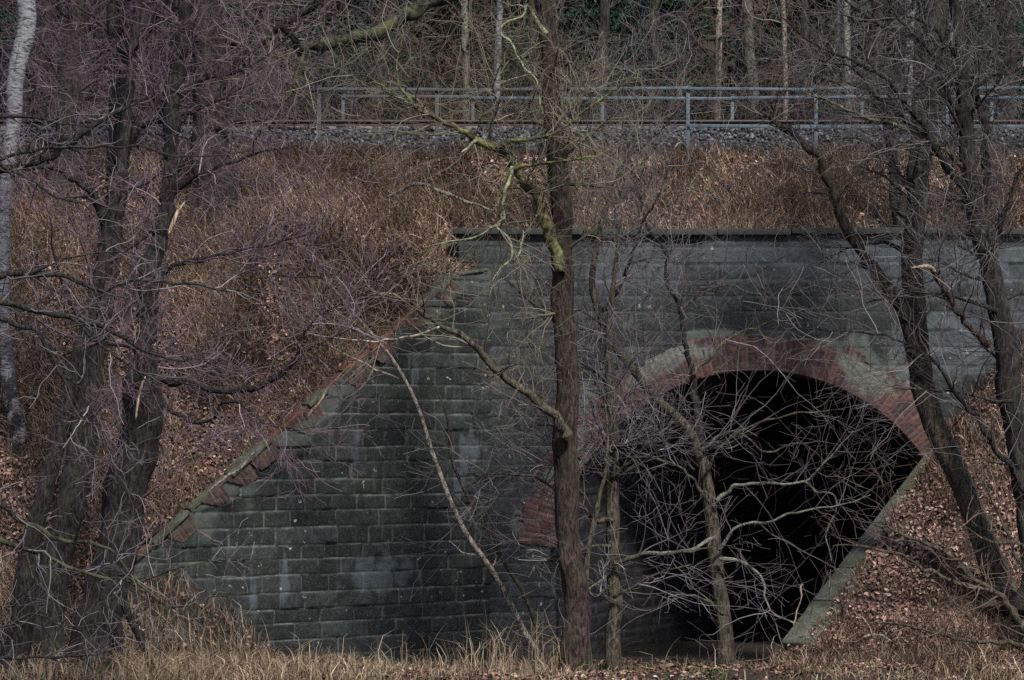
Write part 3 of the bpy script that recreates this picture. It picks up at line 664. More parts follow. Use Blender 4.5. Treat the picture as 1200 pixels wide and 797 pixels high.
# centre trunk with its mossy limbs
big = Tn([(650,-90,11),(600,-52,10),(555,-20,9.5),(510,2,9),(467,22,8.5),(433,40,8),(400,47,7.6),(372,54,7),(353,64,6),(348,85,5.5),(342,108,4),(325,125,2.5)], -4.2, -1)
tree('alder_tree', 'straight reddish brown trunk before the left side of the arch, with mossy limbs', 'tree',
     Tn([(676,850,18),(674,797,16.5),(672,700,15),(667,600,14.5),(664,500,14),(663,400,13),(656,300,12.5),(657,200,11.5),(646,100,11),(638,0,10),(632,-100,9),(628,-250,7)], -5.0), 'red',
     [Tn([(656,318,7),(648,280,7),(638,252,7),(628,228,7),(613,213,6.5),(603,197,6.5),(590,178,6),(573,173,6),(560,163,5.5),(547,157,4.5),(517,143,3.8),(497,130,3.2),(480,117,3),(466,92,2.2),(466,70,1.6),(475,40,1)], -5.2, -.8),
      Tn([(590,172,4),(597,166,3.8),(613,165,3.6),(632,161,3.4),(650,157,3.2),(673,140,2.6),(695,122,2.2),(717,108,1.7),(750,80,1.2)], -5.6, -.3),
      Tn([(603,199,4),(616,195,3),(630,192,2.8),(667,187,2.4),(700,182,1.8),(740,165,1.2)], -5.6, -.3),
      Tn([(600,195,3.2),(597,208,3),(592,225,2.8),(590,243,2.6),(592,255,2.5),(582,264,2.3),(596,280,2.6),(600,290,2.4),(598,304,2),(583,319,1.3),(575,332,.9)], -5.7, -.1),
      Tn([(582,264,2),(563,275,1.8),(545,281,1.6),(520,285,1.4),(497,290,1)], -5.75, 0),
      Tn([(601,306,1.8),(609,296,2.2),(612,282,2.2),(613,270,1.4)], -5.7, 0),
      Tn([(560,163,3),(545,175,2),(540,180,1.5)], -5.7, 0),
      Tn([(517,143,2),(500,150,1.8),(470,158,1.4),(440,165,1)], -5.8, 0),
      Tn([(480,117,2),(455,108,1.8),(430,90,1.4),(405,85,1)], -5.9, 0),
      Tn([(574,171,3),(576,150,2.6),(583,125,2.2),(578,100,1.8),(590,70,1.2)], -5.5, 0),
      Tn([(640,40,4),(628,20,3),(617,2,2.6),(613,17,2.3),(592,27,2.2),(587,37,2.2),(600,52,2.2),(613,77,2),(628,93,2),(632,117,2),(637,135,1.4)], -5.2, -.3),
      big,
      Tn([(330,30,4.5),(342,42,5),(352,60,5.5)], -5.15, .1),
      Tn([(400,-25,6),(377,0,6),(352,17,5.5),(330,30,5),(310,50,3),(295,62,2)], -5.1, .2),
      Tn([(664,512,7),(655,498,6.5),(640,480,6.2),(607,453,5.6),(573,426,5.2),(547,396,4.8),(525,386,4.4),(507,376,4.2),(492,362,3.8),(478,353,3.5),(457,346,3),(433,349,2.5),(410,348,1.8),(395,345,1)], -5.3, -1.2),
      Tn([(515,383,2.2),(493,391,2),(460,398,1.9),(430,399,1.7),(400,397,1.4),(365,392,.8)], -6.3, -.2)],
     lmat='moss', lmats=['yellowmoss', 'yellowmoss', 'yellowmoss', 'palelichen', 'palelichen', 'palelichen', 'palelichen', 'moss', 'moss', 'alder', 'palelichen', 'darkmoss', 'alder', 'alder', 'olive', 'pale'],
     twig='tw_moss', dens=1.75, tl=1.1, wig=.17, auto=(20, (.6, 1.8), (40, 85), .42), seed=7)
# leaning pale saplings
sp = tree('sapling', 'pale leaning sapling, the longer of the two slanting up left across the wing wall', 'sapling',
     Tn([(642,800,6),(633,772,5.2),(617,745,5),(597,705,4.8),(577,669,4.6),(550,632,4.4),(530,592,4.2),(517,559,4),(507,532,3.8),(490,479,3.4),(463,426,3),(440,396,2.6),(403,353,2.1),(380,325,1.3)], -3.0, -1.2)*np.array([1,1,1,.74]), 'pale',
     [Tn([(560,645,2),(557,651,1.6),(540,645,1.4),(526,634,1)], -3.4), Tn([(577,669,2),(580,655,1.6),(580,648,1)], -3.3), Tn([(467,444,2),(450,437,2),(433,429,1.8),(400,413,1.6),(375,400,1)], -3.9)], twig='tw_mid', dens=1.2, tl=1.1, S=10, seed=8, l3=4, wig=.16)
tree('sapling', 'thinner grey sapling leaning just behind the long pale one against the wing wall', 'sapling',
     Tn([(648,800,4.6),(643,782,4),(630,739,3.6),(613,695,3.4),(590,659,3.2),(567,615,3),(550,585,2.8),(538,560,2.6),(528,532,2.4),(525,493,2),(515,463,1.4)], -2.6, -.8)*np.array([1,1,1,.75]), 'olive',
     [Tn([(543,572,2),(560,565,1.6),(600,556,1.4)], -3, 0), Tn([(550,590,2),(535,585,1.3),(520,560,1)], -3, 0)], twig='tw_mid', dens=1.5, tl=1.1, S=8, seed=9, l3=4, wig=.16)
# slim stems in front of the left jamb
tree('alder_tree', 'slim upright brown trunk beside the red brick arch, just right of the reddish trunk', 'tree',
     Tn([(724,830,14),(722,797,10.5),(719,700,8.6),(716,600,8),(717,532,7),(716,480,6),(713,420,4.8),(715,370,3.6),(722,310,2.6),(728,260,1.8)], -4.0), 'olive',
     [Tn([(718,610,4),(697,609,3.6),(677,589,3.2),(643,569,2.8),(620,558,2.4),(595,556,2),(565,556,1.6),(543,554,1)], -4.1, -.6),
      Tn([(718,660,4),(745,652,3),(770,650,2.6),(800,648,2.2),(840,640,1.6),(880,646,1)], -4.2, -.5),
      Tn([(719,700,3),(740,690,2.6),(770,672,2.2),(810,662,1.5)], -4.2, -.4),
      Tn([(716,560,3),(740,540,2.5),(760,520,2),(790,480,1.4)], -4.1, -.4),
      Tn([(717,530,3),(690,520,2.5),(655,500,2),(620,500,1.4)], -4.1, -.4),
      Tn([(716,640,3),(690,640,2.2),(660,655,1.7),(630,660,1)], -4.1, -.6)],
     lmat='olive', twig='tw_mid', dens=1.3, tl=1.2, wig=.16, l3=6, thick=.85, auto=(28, (.6, 1.7), (40, 85), .45), S=14, seed=10)
tree('sapling', 'thin bare stem curving up between the reddish trunk and the slim brown trunk', 'sapling',
     Tn([(694,820,6),(693,795,5.4),(687,732,5),(687,665,4.6),(693,625,4.2),(703,582,3.6),(710,552,3),(712,500,2),(704,450,1.4)], -4.5)*np.array([1,1,1,.75]), 'olive',
     [Tn([(688,690,2.5),(697,700,2),(710,690,2),(722,680,1.3)], -4.6), Tn([(690,640,2.2),(665,650,2),(640,655,1.2)], -4.6, -.3)], twig='tw_grey', dens=1.0, tl=.6, S=10, seed=11)
# tree before the opening
tree('alder_tree', 'slender grey trunk standing in front of the dark opening with pale spreading twigs', 'tree',
     Tn([(856,830,15),(852,780,12),(846,720,10.5),(842,690,10),(838,640,9.5),(833,590,9),(827,550,8.5),(816,518,8),(800,495,6.5),(770,466,6),(745,436,5.5),(717,400,5.5),(700,363,5),(693,333,4.5),(698,296,4),(705,260,3.5),(715,227,3),(710,200,2.5),(697,177,2),(687,153,1.3)], -3.5)*np.array([1,1,1,.86]), 'olive',
     [Tn([(822,530,6),(816,480,5),(812,440,4.5),(803,400,4),(797,363,3.6),(783,333,3.3),(780,296,3),(760,266,2.6),(745,220,2),(735,170,1.3)], -3.5, .3),
      Tn([(704,365,3.5),(722,346,3.3),(737,309,3),(750,266,2.5),(770,230,2),(790,180,1.5)], -3.5, -.2),
      Tn([(715,223,2.3),(733,187,2),(767,160,1.7),(800,123,1.2)], -3.5, -.2),
      Tn([(840,588,3.4),(863,569,3),(897,567,2.8),(943,564,2.3),(960,548,1.9),(977,532,1.6),(1000,505,1)], -3.7, -.4),
      Tn([(943,564,2),(957,577,1.8),(977,580,1.8),(978,602,1.6),(968,625,1.2),(975,660,.9)], -4.05, 0),
      Tn([(842,645,3.2),(865,617,2.8),(900,612,2.4),(935,600,2),(985,592,1.5),(1020,580,1)], -3.7, -.6),
      Tn([(844,655,3.2),(870,658,2.8),(893,678,2.4),(897,700,2.1),(905,718,1.8),(930,730,1)], -3.7, -.6),
      Tn([(838,630,3),(800,646,2.8),(753,649,2.5),(723,662,2),(690,690,1.6),(660,680,1)], -3.8, -.4),
      Tn([(834,592,3),(810,560,2.6),(780,540,2.2),(740,535,1.8),(700,545,1.2)], -3.7, -.5),
      Tn([(828,552,3),(850,520,2.6),(880,500,2.1),(930,485,1.7),(990,480,1)], -3.7, -.5),
      Tn([(820,528,3),(860,505,2.4),(900,530,2),(940,520,1.6),(985,560,1)], -3.7, .4),
      Tn([(812,440,3),(850,400,2.4),(880,385,1.9),(930,370,1.2)], -3.6, .4),
      Tn([(797,363,2.6),(830,340,2),(870,330,1.6),(920,300,1)], -3.5, .4),
      Tn([(770,466,3),(740,470,2.4),(700,478,2),(650,470,1.5),(610,480,1)], -3.5, -.6),
      Tn([(717,400,3),(690,395,2.4),(650,375,1.8),(610,370,1.2)], -3.5, -.6),
      Tn([(848,720,3),(820,700,2.4),(790,702,2),(760,715,1.5),(735,708,1)], -3.7, -.6)],
     lmat='olive', lmats=['alder', 'alder', 'alder', 'greylichen', 'greylichen', 'greylichen', 'greylichen', 'greylichen'] + [None]*8,
     twig='tw_mid', dens=1.15, tl=1.45, S=16, seed=12, thick=.85, wig=.15, l3=4, flare=.15)
# right-hand trees
tree('alder_tree', 'tall olive brown trunk rooted on the leafy bank right of the arch', 'tree',
     Tn([(1184,722,22),(1175,695,17),(1163,660,15),(1147,615,14),(1125,565,13.2),(1103,520,13.5),(1085,466,14),(1076,400,14),(1069,300,12.5),(1075,220,13),(1081,140,13),(1098,50,12),(1106,0,11),(1118,-110,9.5),(1130,-260,7)], -4.2, 1.2), 'olive',
     [Tn([(1084,450,8),(1070,400,7.5),(1057,369,7.5),(1033,326,7.5),(1007,293,7),(990,268,6.5),(980,233,6),(967,203,5.5),(957,183,5.2),(940,170,5),(932,160,4.8),(925,152,4.8),(913,147,4.4),(902,139,4),(893,131,2.6)], -3.75, -.6),
      Tn([(1080,160,5),(1050,130,4),(1015,105,3),(975,95,2.2),(930,85,1.5)], -3.2, -.5),
      Tn([(1098,60,5),(1065,40,4),(1030,30,3),(985,-5,2)], -3.15, -.5),
      Tn([(1070,300,4),(1040,285,3),(1000,290,2),(960,310,1.2)], -3.5, -.5),
      Tn([(1085,110,5),(1120,80,4),(1150,30,3),(1180,-10,2)], -3.15, -.3)],
     lmat='alder', lmats=['red', 'alder', 'alder', 'alder', 'alder'], twig='tw_dark', dens=1.5, tl=1.2, wig=.17, auto=(18, (.7, 1.8), (35, 80), .45), seed=13)
t11 = tree('alder_tree', 'dark many branched trunk at the right edge leaning up left, in front of the railing', 'tree',
     Tn([(1222,720,22),(1212,650,18),(1200,560,16),(1187,480,15),(1176,400,14),(1164,332,12.5),(1148,262,11),(1136,205,9.5),(1134,150,8.5),(1128,95,7.5),(1122,30,6.5),(1112,-60,5),(1105,-180,4)], -5.0), 'alder2',
     [Tn([(1150,268,7),(1152,210,6.2),(1153,155,5.6),(1142,95,5),(1163,52,4),(1183,5,3),(1195,-40,2)], -5, .3),
      Tn([(1140,235,6),(1130,220,5.5),(1100,180,5),(1085,150,4.4),(1069,133,4),(1045,100,3.4),(1010,75,2.8),(960,55,2.2),(915,20,1.4)], -5, -.6),
      Tn([(1136,200,5),(1118,185,4),(1085,158,3.3),(1030,142,2.8),(985,125,2.3),(955,112,1.8),(920,105,1)], -5, -.5),
      Tn([(1160,405,5),(1145,392,4.4),(1128,374,4.2),(1118,360,4.2),(1108,342,4.4),(1098,322,4.6),(1092,315,4.4),(1083,313,3.4),(1068,315,2.2)], -5.4, -.3),
      Tn([(1203,585,4.5),(1188,552,4.2),(1173,532,4),(1147,493,3.6),(1120,459,3.3),(1100,429,3),(1075,410,2.6),(1047,396,2.3),(1010,390,1.8),(960,386,1.4),(910,380,.9)], -5.3, -.7),
      Tn([(1134,150,5),(1110,110,4),(1090,60,3.2),(1050,20,2.4),(1030,-20,1.6)], -5, -.4),
      Tn([(1155,300,5),(1175,260,4),(1190,210,3),(1215,170,2)], -5, -.3),
      Tn([(1130,110,4),(1160,90,3),(1190,85,2.2),(1215,70,1.5)], -5, -.3),
      Tn([(1186,470,4),(1165,470,3.2),(1135,462,2.6),(1100,458,2),(1050,455,1.2)], -5.2, -.5),
      Tn([(1126,70,4),(1100,40,3.2),(1070,20,2.5),(1020,25,1.8),(960,10,1.2)], -5, .4),
      Tn([(1170,365,4),(1130,350,3),(1085,345,2.2),(1040,350,1.2)], -5.2, .5)],
     lmat='alder', lmats=['alder', 'alder', 'moss', 'red', 'alder', 'alder', 'alder', 'alder', 'alder2', 'alder', 'alder2'], twig='tw_dark', dens=1.9, tl=1.15, l3=6, wig=.17, auto=(24, (.6, 1.7), (35, 80), .3), seed=14)
trunk_mesh('splinter', Tn([(1096,319,1.6),(1090,313,2.6),(1080,312.5,2.4),(1068,314,.9)], -5.82), M['snag'], t11, S=7, rough=.25, label='pale torn wood at the end of the broken limb')
tree('alder_tree', 'slim crooked dark trunk on the bank directly above the headwall, left of the olive trunk', 'tree',
     Tn([(1058,284,8),(1055,262,7),(1050,233,7),(1047,187,6.5),(1040,147,6),(1024,110,5),(1018,70,4),(1025,20,3),(1020,-60,2)], .6), 'alder2',
     [Tn([(1042,155,4),(1060,120,3),(1065,80,2),(1080,40,1.3)], .6, -.4), Tn([(1025,112,3.5),(1000,80,2.6),(960,70,2),(920,60,1.2)], .6, -.5), Tn([(1047,190,3),(1015,165,2.2),(975,160,1.5)], .6, -.4)], twig='tw_dark', dens=1.1, tl=.9, auto=(9, (.5, 1.4), (35, 80), .3), S=14, seed=15)
# tree out of frame on the left whose limbs hang in
tree('alder_tree', 'bare alder limbs drooping in from the left edge across the bank, some green with moss', 'tree',
     Tn([(-70,900,40),(-66,700,30),(-60,500,27),(-56,300,24),(-50,100,22),(-45,-100,18)], -11), 'alder2',
     [Tn([(-58,200,10),(-20,200,9),(0,197,8.5),(33,193,8),(67,175,7.5),(110,147,6),(133,133,4.5),(160,120,3),(190,95,2)], -10.8, .4),
      Tn([(-58,190,6),(-20,190,5),(0,185,4.6),(30,178,4.4),(63,173,4.2),(117,172,3.8),(167,172,3.2),(207,182,2.6),(260,182,1.8),(300,175,1)], -11, .2),
      Tn([(-56,150,6),(-20,142,5),(0,138,4.5),(35,136,4),(80,145,2.5),(110,150,1.5)], -11, .2),
      Tn([(-58,160,6),(-10,185,5),(33,210,4),(67,230,3.4),(97,240,2.8),(123,263,2),(150,275,1.3)], -11, .2),
      Tn([(-60,335,9),(-20,328,7.5),(0,324,7),(33,319,6.6),(67,321,6),(97,333,5.4),(123,341,4.8),(140,334,4.2),(160,328,4),(195,332,3.6),(227,334,3.3),(255,339,3.2),(280,341,3),(303,326,2.4),(353,324,1.8),(400,322,1)], -11, -.2),
      Tn([(40,319,3.6),(65,309,3),(93,299,2.5),(133,296,1.8),(160,297,1)], -11.1, 0),
      Tn([(303,326,2.2),(298,312,2),(302,300,1.8),(310,280,1.4),(315,262,1)], -11.2, 0),
      Tn([(-60,345,9),(-20,350,7.5),(0,353,7),(43,363,6.5),(90,374,6),(133,389,5),(160,406,4.2),(200,421,3.2),(250,422,2),(280,425,1)], -11, -.2),
      Tn([(85,373,4.5),(92,378,4.2),(107,396,4),(143,423,3.4),(177,443,3),(213,448,2.3),(250,460,1.4)], -11.1, -.3),
      Tn([(-60,350,8),(-20,368,6.5),(10,378,6),(40,389,5.6),(55,408,5.2),(67,429,5),(93,456,4.2),(110,486,3.4),(130,496,2.4),(150,510,1.3)], -11, 0),
      Tn([(55,410,4),(72,438,3.6),(85,465,3.2),(95,485,3),(107,500,2.5),(127,529,2),(140,560,1.3)], -11.1, 0),
      Tn([(-62,560,8),(-20,575,6.5),(0,590,6),(30,612,5.6),(67,630,5),(95,635,4.6),(113,637,4.2),(133,645,3.8),(143,658,3.2),(153,672,2.8),(187,705,1.8),(220,720,1)], -11, -.3),
      Tn([(-62,615,8),(-20,624,6.6),(0,632,6),(27,644,5.6),(50,649,5.2),(70,658,4.8),(87,667,4.4),(110,674,4),(133,677,3.6),(160,682,3.2),(190,672,2.6),(230,660,2),(290,650,1.2)], -11, -.3),
      Tn([(160,682,2.6),(180,697,2.3),(200,712,2),(240,700,1.6),(300,695,1)], -11.3, 0),
      Tn([(30,648,3),(36,672,2.6),(50,690,2.2),(62,705,1.2)], -11.1, 0),
      Tn([(-60,760,5),(0,770,4),(67,770,3.4),(100,768,2.8),(127,762,2),(150,758,1)], -11, 0),
      Tn([(-60,720,5),(0,735,4),(40,720,3),(80,735,2),(120,730,1.2)], -11, 0)],
     lmat='alder2', lmats=['alder', 'alder2', 'alder', 'alder2', 'alder2', 'alder2', 'alder', 'alder2', 'alder2', 'alder2', 'alder2', 'darkmoss', 'darkmoss', 'darkmoss', 'darkmoss', 'alder2', 'alder2'], lscale=.72,
     twig='tw_mid', dens=1.15, tl=.75, wig=.22, seed=16)
trunk_mesh_o = thing('fallen_branch', 'dark dead branch leaning down from the broken trunk into the dry grass', 'branch', at(180, 800, -8.3))
trunk_mesh('wood', Tn([(182,812,4),(180,792,4.2),(170,765,4.4),(160,742,4.6),(150,720,5),(146,705,5),(147,690,3.5)], -8.3, -.3), M['alder'], trunk_mesh_o, S=9, rough=.16)

# shrub at the lower right, its base beyond the frame
tree('bare_shrub', 'bare grey shrub stems arching in over the leafy bank at the lower right', 'shrub', None, 'olive',
     [Tn([(1240,800,7),(1215,760,5.5),(1197,732,5),(1170,697,4.4),(1133,687,3.8),(1087,669,3.2),(1050,649,2.6),(1003,639,1.8),(975,640,1)], -6.5, -.3),
      Tn([(1215,760,5),(1180,705,4.2),(1150,685,3.8),(1110,650,3.2),(1070,630,2.6),(1040,620,2),(1000,608,1.2)], -6.5, -.5),
      Tn([(1240,790,5),(1190,755,4),(1150,752,3.4),(1105,745,2.8),(1060,732,2.2),(1010,728,1.2)], -6.5, -.2),
      Tn([(1240,790,5),(1225,720,4),(1195,660,3.2),(1170,600,2.5),(1150,560,1.5)], -6.5, -.2),
      Tn([(1240,780,5),(1210,690,4),(1200,640,3),(1160,635,2.2),(1120,610,1.2)], -6.5, .3)],
     twig='tw_brown', dens=1.1, tl=.9, seed=17)

# bare shrubs on the bank and along the track
def shrub(label, px, py, Y, h, spread, nst, twig, mat, seed, group=None, dens=1.0, thick=1.0, lean=0):
    global rng
    b = at(px, py, Y); sp = []
    r = np.random.default_rng(seed)
    for i in range(nst):
        dx, dy = r.uniform(-1, 1)*spread+lean, r.uniform(-1, .6)*spread*.6; hh = h*r.uniform(.6, 1)
        q = np.array([[0, 0, -.05, .012], [dx*.25, dy*.25, hh*.3, .010], [dx*.55, dy*.6, hh*.65, .007], [dx, dy, hh, .003]])*[1, 1, 1, thick]
        q[:, :3] += b + np.array([r.uniform(-.15, .15), r.uniform(-.1, .1), 0]); q[1:3, :3] += r.normal(size=(2, 3))*.05*h
        sp.append(q)
    return tree('bare_shrub', label, 'shrub', None, mat, sp, twig=twig, dens=dens, tl=.55*max(.8, h*.6), seed=seed, thick=.85, group=group, wig=.25, up=.06)
g = 'bare shrubs on the bank below the track'
def zsurf_y(px, Y): # pixel row of the bank surface
    x = (px-600)*(Y+CAMD)/3000
    z = float(left_z(np.array([x]), np.array([Y]))[0]) if x < -.6 else float(P(Y)+.05)
    return HZ-(z-CAMZ)*3000/(Y+CAMD)
for lab, px, Y, h, s, n_, tw in (
    ('purple twiggy shrub on the bank left of the broad high trunk', 160, 0.2, 2.4, 1.2, 9, 'tw_purple'),
    ('tall purple shrub on the bank just right of the broad high trunk', 305, -.4, 2.6, 1.3, 10, 'tw_purple'),
    ('wide purple brown shrub in the middle of the bank above the wing wall', 385, .2, 2.0, 1.4, 10, 'tw_purple'),
    ('low brown shrub near the upper end of the wing wall', 480, .9, 1.5, 1.0, 8, 'tw_brown'),
    ('purple shrub low on the bank behind the broken trunk', 235, -1.6, 1.9, 1.0, 8, 'tw_purple'),
    ('thin brown shrub on the strip above the headwall, right of the reddish trunk', 745, 1.6, 1.6, .9, 7, 'tw_purple'),
    ('low grey shrub on the strip above the arch crown', 880, 1.2, 1.1, .8, 6, 'tw_brown'),
    ('brown shrub on the strip above the headwall near the right edge', 1150, 1.5, 1.6, .9, 7, 'tw_brown'),
    ('small purple shrub beside the birch foot', 60, -1.5, 1.6, .8, 7, 'tw_purple')):
    shrub(lab, px, zsurf_y(px, Y), Y, h, s, n_, tw, 'alder2', int(px+7), g, dens=.62)
# thicket behind the track
g = 'bare shrubs beyond the track'
words_ = ['behind the far railing right of the olive trunk', 'at the far left', 'beyond the birch', 'behind the broken trunk', 'behind the broad high trunk', 'under the drooping mossy limb', 'left of the thin birch', 'right of the thin birch', 'behind the reddish trunk', 'where the blue near railing comes clear of the twigs', 'behind the far railing between its visible posts', 'behind the far railing left of the olive trunk']
for i, px in enumerate([1150, 30, 110, 200, 290, 380, 470, 560, 660, 750, 880, 1000]):
    Y = 11.6+random.uniform(0, 1.5); x = at(px, 0, Y)[0]; py = HZ-(7.9-CAMZ)*3000/(Y+CAMD)
    shrub('brown bare shrub beyond the track, ' + words_[i], px, py, Y, random.uniform(3.4, 4.8), 1.5, 12, (random.choice(['tw_brown', 'tw_mid', 'tw_dark']) if px > 300 else 'tw_purple'), 'alder', 500+i, g, dens=.7, thick=1.6)

# fallen sticks
def stick(label, pts, Y, mat, dY=0):
    q = Tn(pts, Y, dY); q[:, 3] *= .75; q = kink(q, int(pts[0][0]), .3); t = thing('fallen_branch', label, 'branch', q[0, :3]); trunk_mesh('wood', q, M[mat], t, S=8, rough=.2, flare=0); return t
stick('pale dead branch with a bend lying on the bank above the wing wall', [(578,247,1.6),(555,238,2.2),(525,228,2.6),(505,220,2.8),(487,215,3),(470,223,2.4),(452,232,1.4)], -1.0, 'pale', -.3)
stick('pale grey stick lying along the wing wall coping near its middle', [(386,452,1.6),(376,470,2.2),(365,482,2.4),(358,492,1.4)], -2.5, 'snag')
stick('pale bent twig on the coping at the lower end of the wing wall', [(298,530,1.5),(285,545,2),(270,556,2.2),(255,566,2),(243,578,1.2)], -3.0, 'pale')
stick('thin upright dead stalk with a seed head in front of the mossy coping end', [(930,735,1.2),(934,715,1),(938,700,1),(938,690,1.8),(940,684,.8)], -4.6, 'straw_st' if 'straw_st' in M else 'snag')
stick('grey forked stick lying on the leafy bank right of the mossy coping', [(1045,752,1.4),(1036,746,2),(1025,744,2.2),(1012,747,1.6)], -5.2, 'pale')

# ------------------------------------------------------------------ woods beyond the track
def back_tree(name, label, px, Y, r, mat, twig, lean=0, seed=0, top=-420, group=None):
    x = at(px, 0, Y)[0]; z0 = float(hill_z(np.array([x]), np.array([Y]))[0]); h = random.uniform(9, 13)
    q = np.array([[x, Y, z0-.2, r*1.2], [x+lean*.2, Y, z0+h*.25, r], [x+lean*.5+random.uniform(-.15, .15), Y, z0+h*.55, r*.8], [x+lean, Y, z0+h, r*.4]])
    return tree(name, label, 'tree', q, mat, twig=twig, auto=(26, (.8, 2.4), (30, 80), .18), dens=.6, tl=1.2, S=10, seed=seed, thick=1.5, group=group, l3=3, rough=.06)
g = 'bare trees in the wood beyond the track'
bt = [
 ('birch_tree', 'thin white birch stem standing beyond the track at the top centre', 583, 12.5, .075, 'birch', 0),
 ('birch_tree', 'pale birch stem beyond the railing behind the dark many branched trunk', 1062, 15, .10, 'birch', .1),
 ('birch_tree', 'pale slim birch beyond the railing near the right edge', 1122, 17, .09, 'birch', -.2),
 ('birch_tree', 'faint birch stem among the dark trunks above the railing centre', 978, 19, .08, 'birch', .2),
 ('woodland_tree', 'thick dark trunk beyond the track at the far left corner', 45, 13, .28, 'alder', .3),
 ('woodland_tree', 'grey trunk beyond the track right of the birch', 128, 14, .2, 'alder2', -.3),
 ('woodland_tree', 'dark double thick trunk beyond the track above the broken trunk', 165, 15, .26, 'alder', .2),
 ('woodland_tree', 'dark trunk beyond the track behind the drooping mossy limb', 315, 13.5, .24, 'alder', -.2),
 ('woodland_tree', 'leaning brown trunk beyond the track, left of the thin white birch', 430, 14.5, .16, 'red', .8),
 ('woodland_tree', 'slim grey trunk beyond the track close left of the thin white birch', 548, 16, .09, 'greylichen', -.2),
 ('woodland_tree', 'slim dark trunk beyond the track right of the reddish trunk', 700, 14, .13, 'alder2', .3),
 ('woodland_tree', 'dark ivy grown trunk beyond the track above the railing start', 772, 16, .13, 'darkmoss', 0),
 ('woodland_tree', 'slim leaning stem behind the first clear railing bay', 832, 13.5, .08, 'pale', .7),
 ('woodland_tree', 'grey trunk seen through the first clear railing bay', 885, 15, .12, 'greylichen', -.2),
 ('woodland_tree', 'thin pale stem in the middle of the clear railing bay', 918, 17, .06, 'pale', .2),
 ('woodland_tree', 'olive trunk right behind the middle railing post', 944, 13, .10, 'alder2', -.4),
 ('woodland_tree', 'slim trunk seen through the second clear railing bay', 990, 14, .08, 'greylichen', .3),
 ('woodland_tree', 'brown trunk beyond the railing just left of the olive trunk', 1035, 16, .15, 'red', -.3),
 ('woodland_tree', 'dark trunk beyond the railing right of the many branched trunk', 1178, 14, .2, 'alder', .2),
 ('woodland_tree', 'thin stem beyond the track between the mossy limb and the bank', 380, 17, .1, 'alder2', .3),
 ('woodland_tree', 'thin twisted stem beyond the track at the top centre right', 630, 18, .1, 'olive', -.5),
 ('woodland_tree', 'thin stem beyond the track behind the purple twigs at the upper left', 245, 18, .12, 'alder2', .4)]
for i, (nm, lb, px, Y, r, mt, ln) in enumerate(bt):
    back_tree(nm, lb, px, Y, r, mt, ['tw_brown', 'tw_dark', 'tw_mid'][i % 3], ln, 40+i, group=g)

def spruce_meshes(seed, h=13):
    r = np.random.default_rng(seed); nb = 230; zb = 1.0+(h-1.3)*r.random(nb); L = (1-zb/h)**.8*3.0*r.uniform(.7, 1.1, nb)+.25; az = r.uniform(0, 2*math.pi, nb)
    m = 120; s = r.random((nb, m))**.7
    dx = np.stack([np.cos(az), np.sin(az)], -1)
    px = (dx[:, None]*(s*L[:, None])[..., None]); side = np.stack([-np.sin(az), np.cos(az)], -1)
    off = r.normal(size=(nb, m))*.22*(1-s*.4)*np.minimum(1, L)[:, None]
    pxy = px + side[:, None]*off[..., None]; pz = zb[:, None] - .28*s*L[:, None]-.12*(s*L[:, None])**1.4*.4 + r.normal(size=(nb, m))*.05
    Pc = np.concatenate([pxy, pz[..., None]], -1).reshape(-1, 3); n = len(Pc)
    d = unit(np.concatenate([np.repeat(dx, m, 0)+r.normal(size=(n, 2))*.6, r.normal(size=(n, 1))*.3-.55], 1)); w = unit(np.cross(d, r.normal(size=(n, 3))))
    l = r.uniform(.08, .2, n)[:, None]; ww = r.uniform(.012, .03, n)[:, None]
    V = np.stack([Pc-w*ww, Pc+w*ww, Pc+d*l+w*ww*.4, Pc+d*l-w*ww*.4], 1).reshape(-1, 3); F = np.arange(n*4).reshape(n, 4)
    return V, F, np.repeat(r.random(n), 4)
sp_lab = ['dark spruce beyond the track at the top left corner', 'dark spruce behind the twigs right of the birch', 'dark spruce behind the broad high trunk', 'dark spruce under the drooping mossy limb', 'dark spruce left of the thin white birch', 'dark spruce behind the reddish trunk', 'dark spruce at the top right of the reddish trunk', 'dark spruce behind the start of the clear railing', 'dark spruce deep in the wood above the middle railing post', 'dark spruce behind the olive trunk', 'dark spruce behind the many branched trunk', 'dark spruce at the top right corner',
          'tall far spruce on the hillside at the left', 'tall far spruce on the hillside left of centre', 'tall far spruce on the hillside above the thin birch', 'tall far spruce on the hillside right of centre', 'tall far spruce on the hillside above the railing', 'tall far spruce on the hillside at the right']
protos = []
for k in range(3):
    V, F, A = spruce_meshes(90+k); protos.append((V, F, A))
proto_obj = {}
for i, lb in enumerate(sp_lab):
    if i < 12: px = 20+i*105+random.uniform(-25, 25); Y = random.uniform(19, 25)
    else: px = 60+(i-12)*215+random.uniform(-40, 40); Y = random.uniform(30, 38)
    x = at(px, 0, Y)[0]; z0 = float(hill_z(np.array([x]), np.array([Y]))[0])-.3
    t_ = thing('spruce_tree', lb, 'tree', (x, Y, z0), 'spruces in the wood beyond the track'); k = i % 3
    t_.rotation_euler = (0, 0, random.uniform(0, 6.28)); sc_ = random.uniform(.95, 1.25)*(1.3 if i >= 12 else 1); t_.scale = (sc_, sc_, sc_)
    if k not in proto_obj:
        V, F, A = protos[k]
        c_ = mesh_obj('crown', V, F, M['needle'], t_, {'rnd': A}, False, world=False)
        Vt, Ft = tubes(np.stack([[0, 0, z] for z in lin(0, 12.8, 8)])[None], lin(.2, .02, 8)[None], 10)
        tr_ = mesh_obj('trunk', Vt.reshape(-1, 3), Ft, M['alder'], t_, None, True, world=False); proto_obj[k] = (c_, tr_)
    else:
        for o0 in proto_obj[k]:
            o = o0.copy(); COL.objects.link(o); o.parent = t_
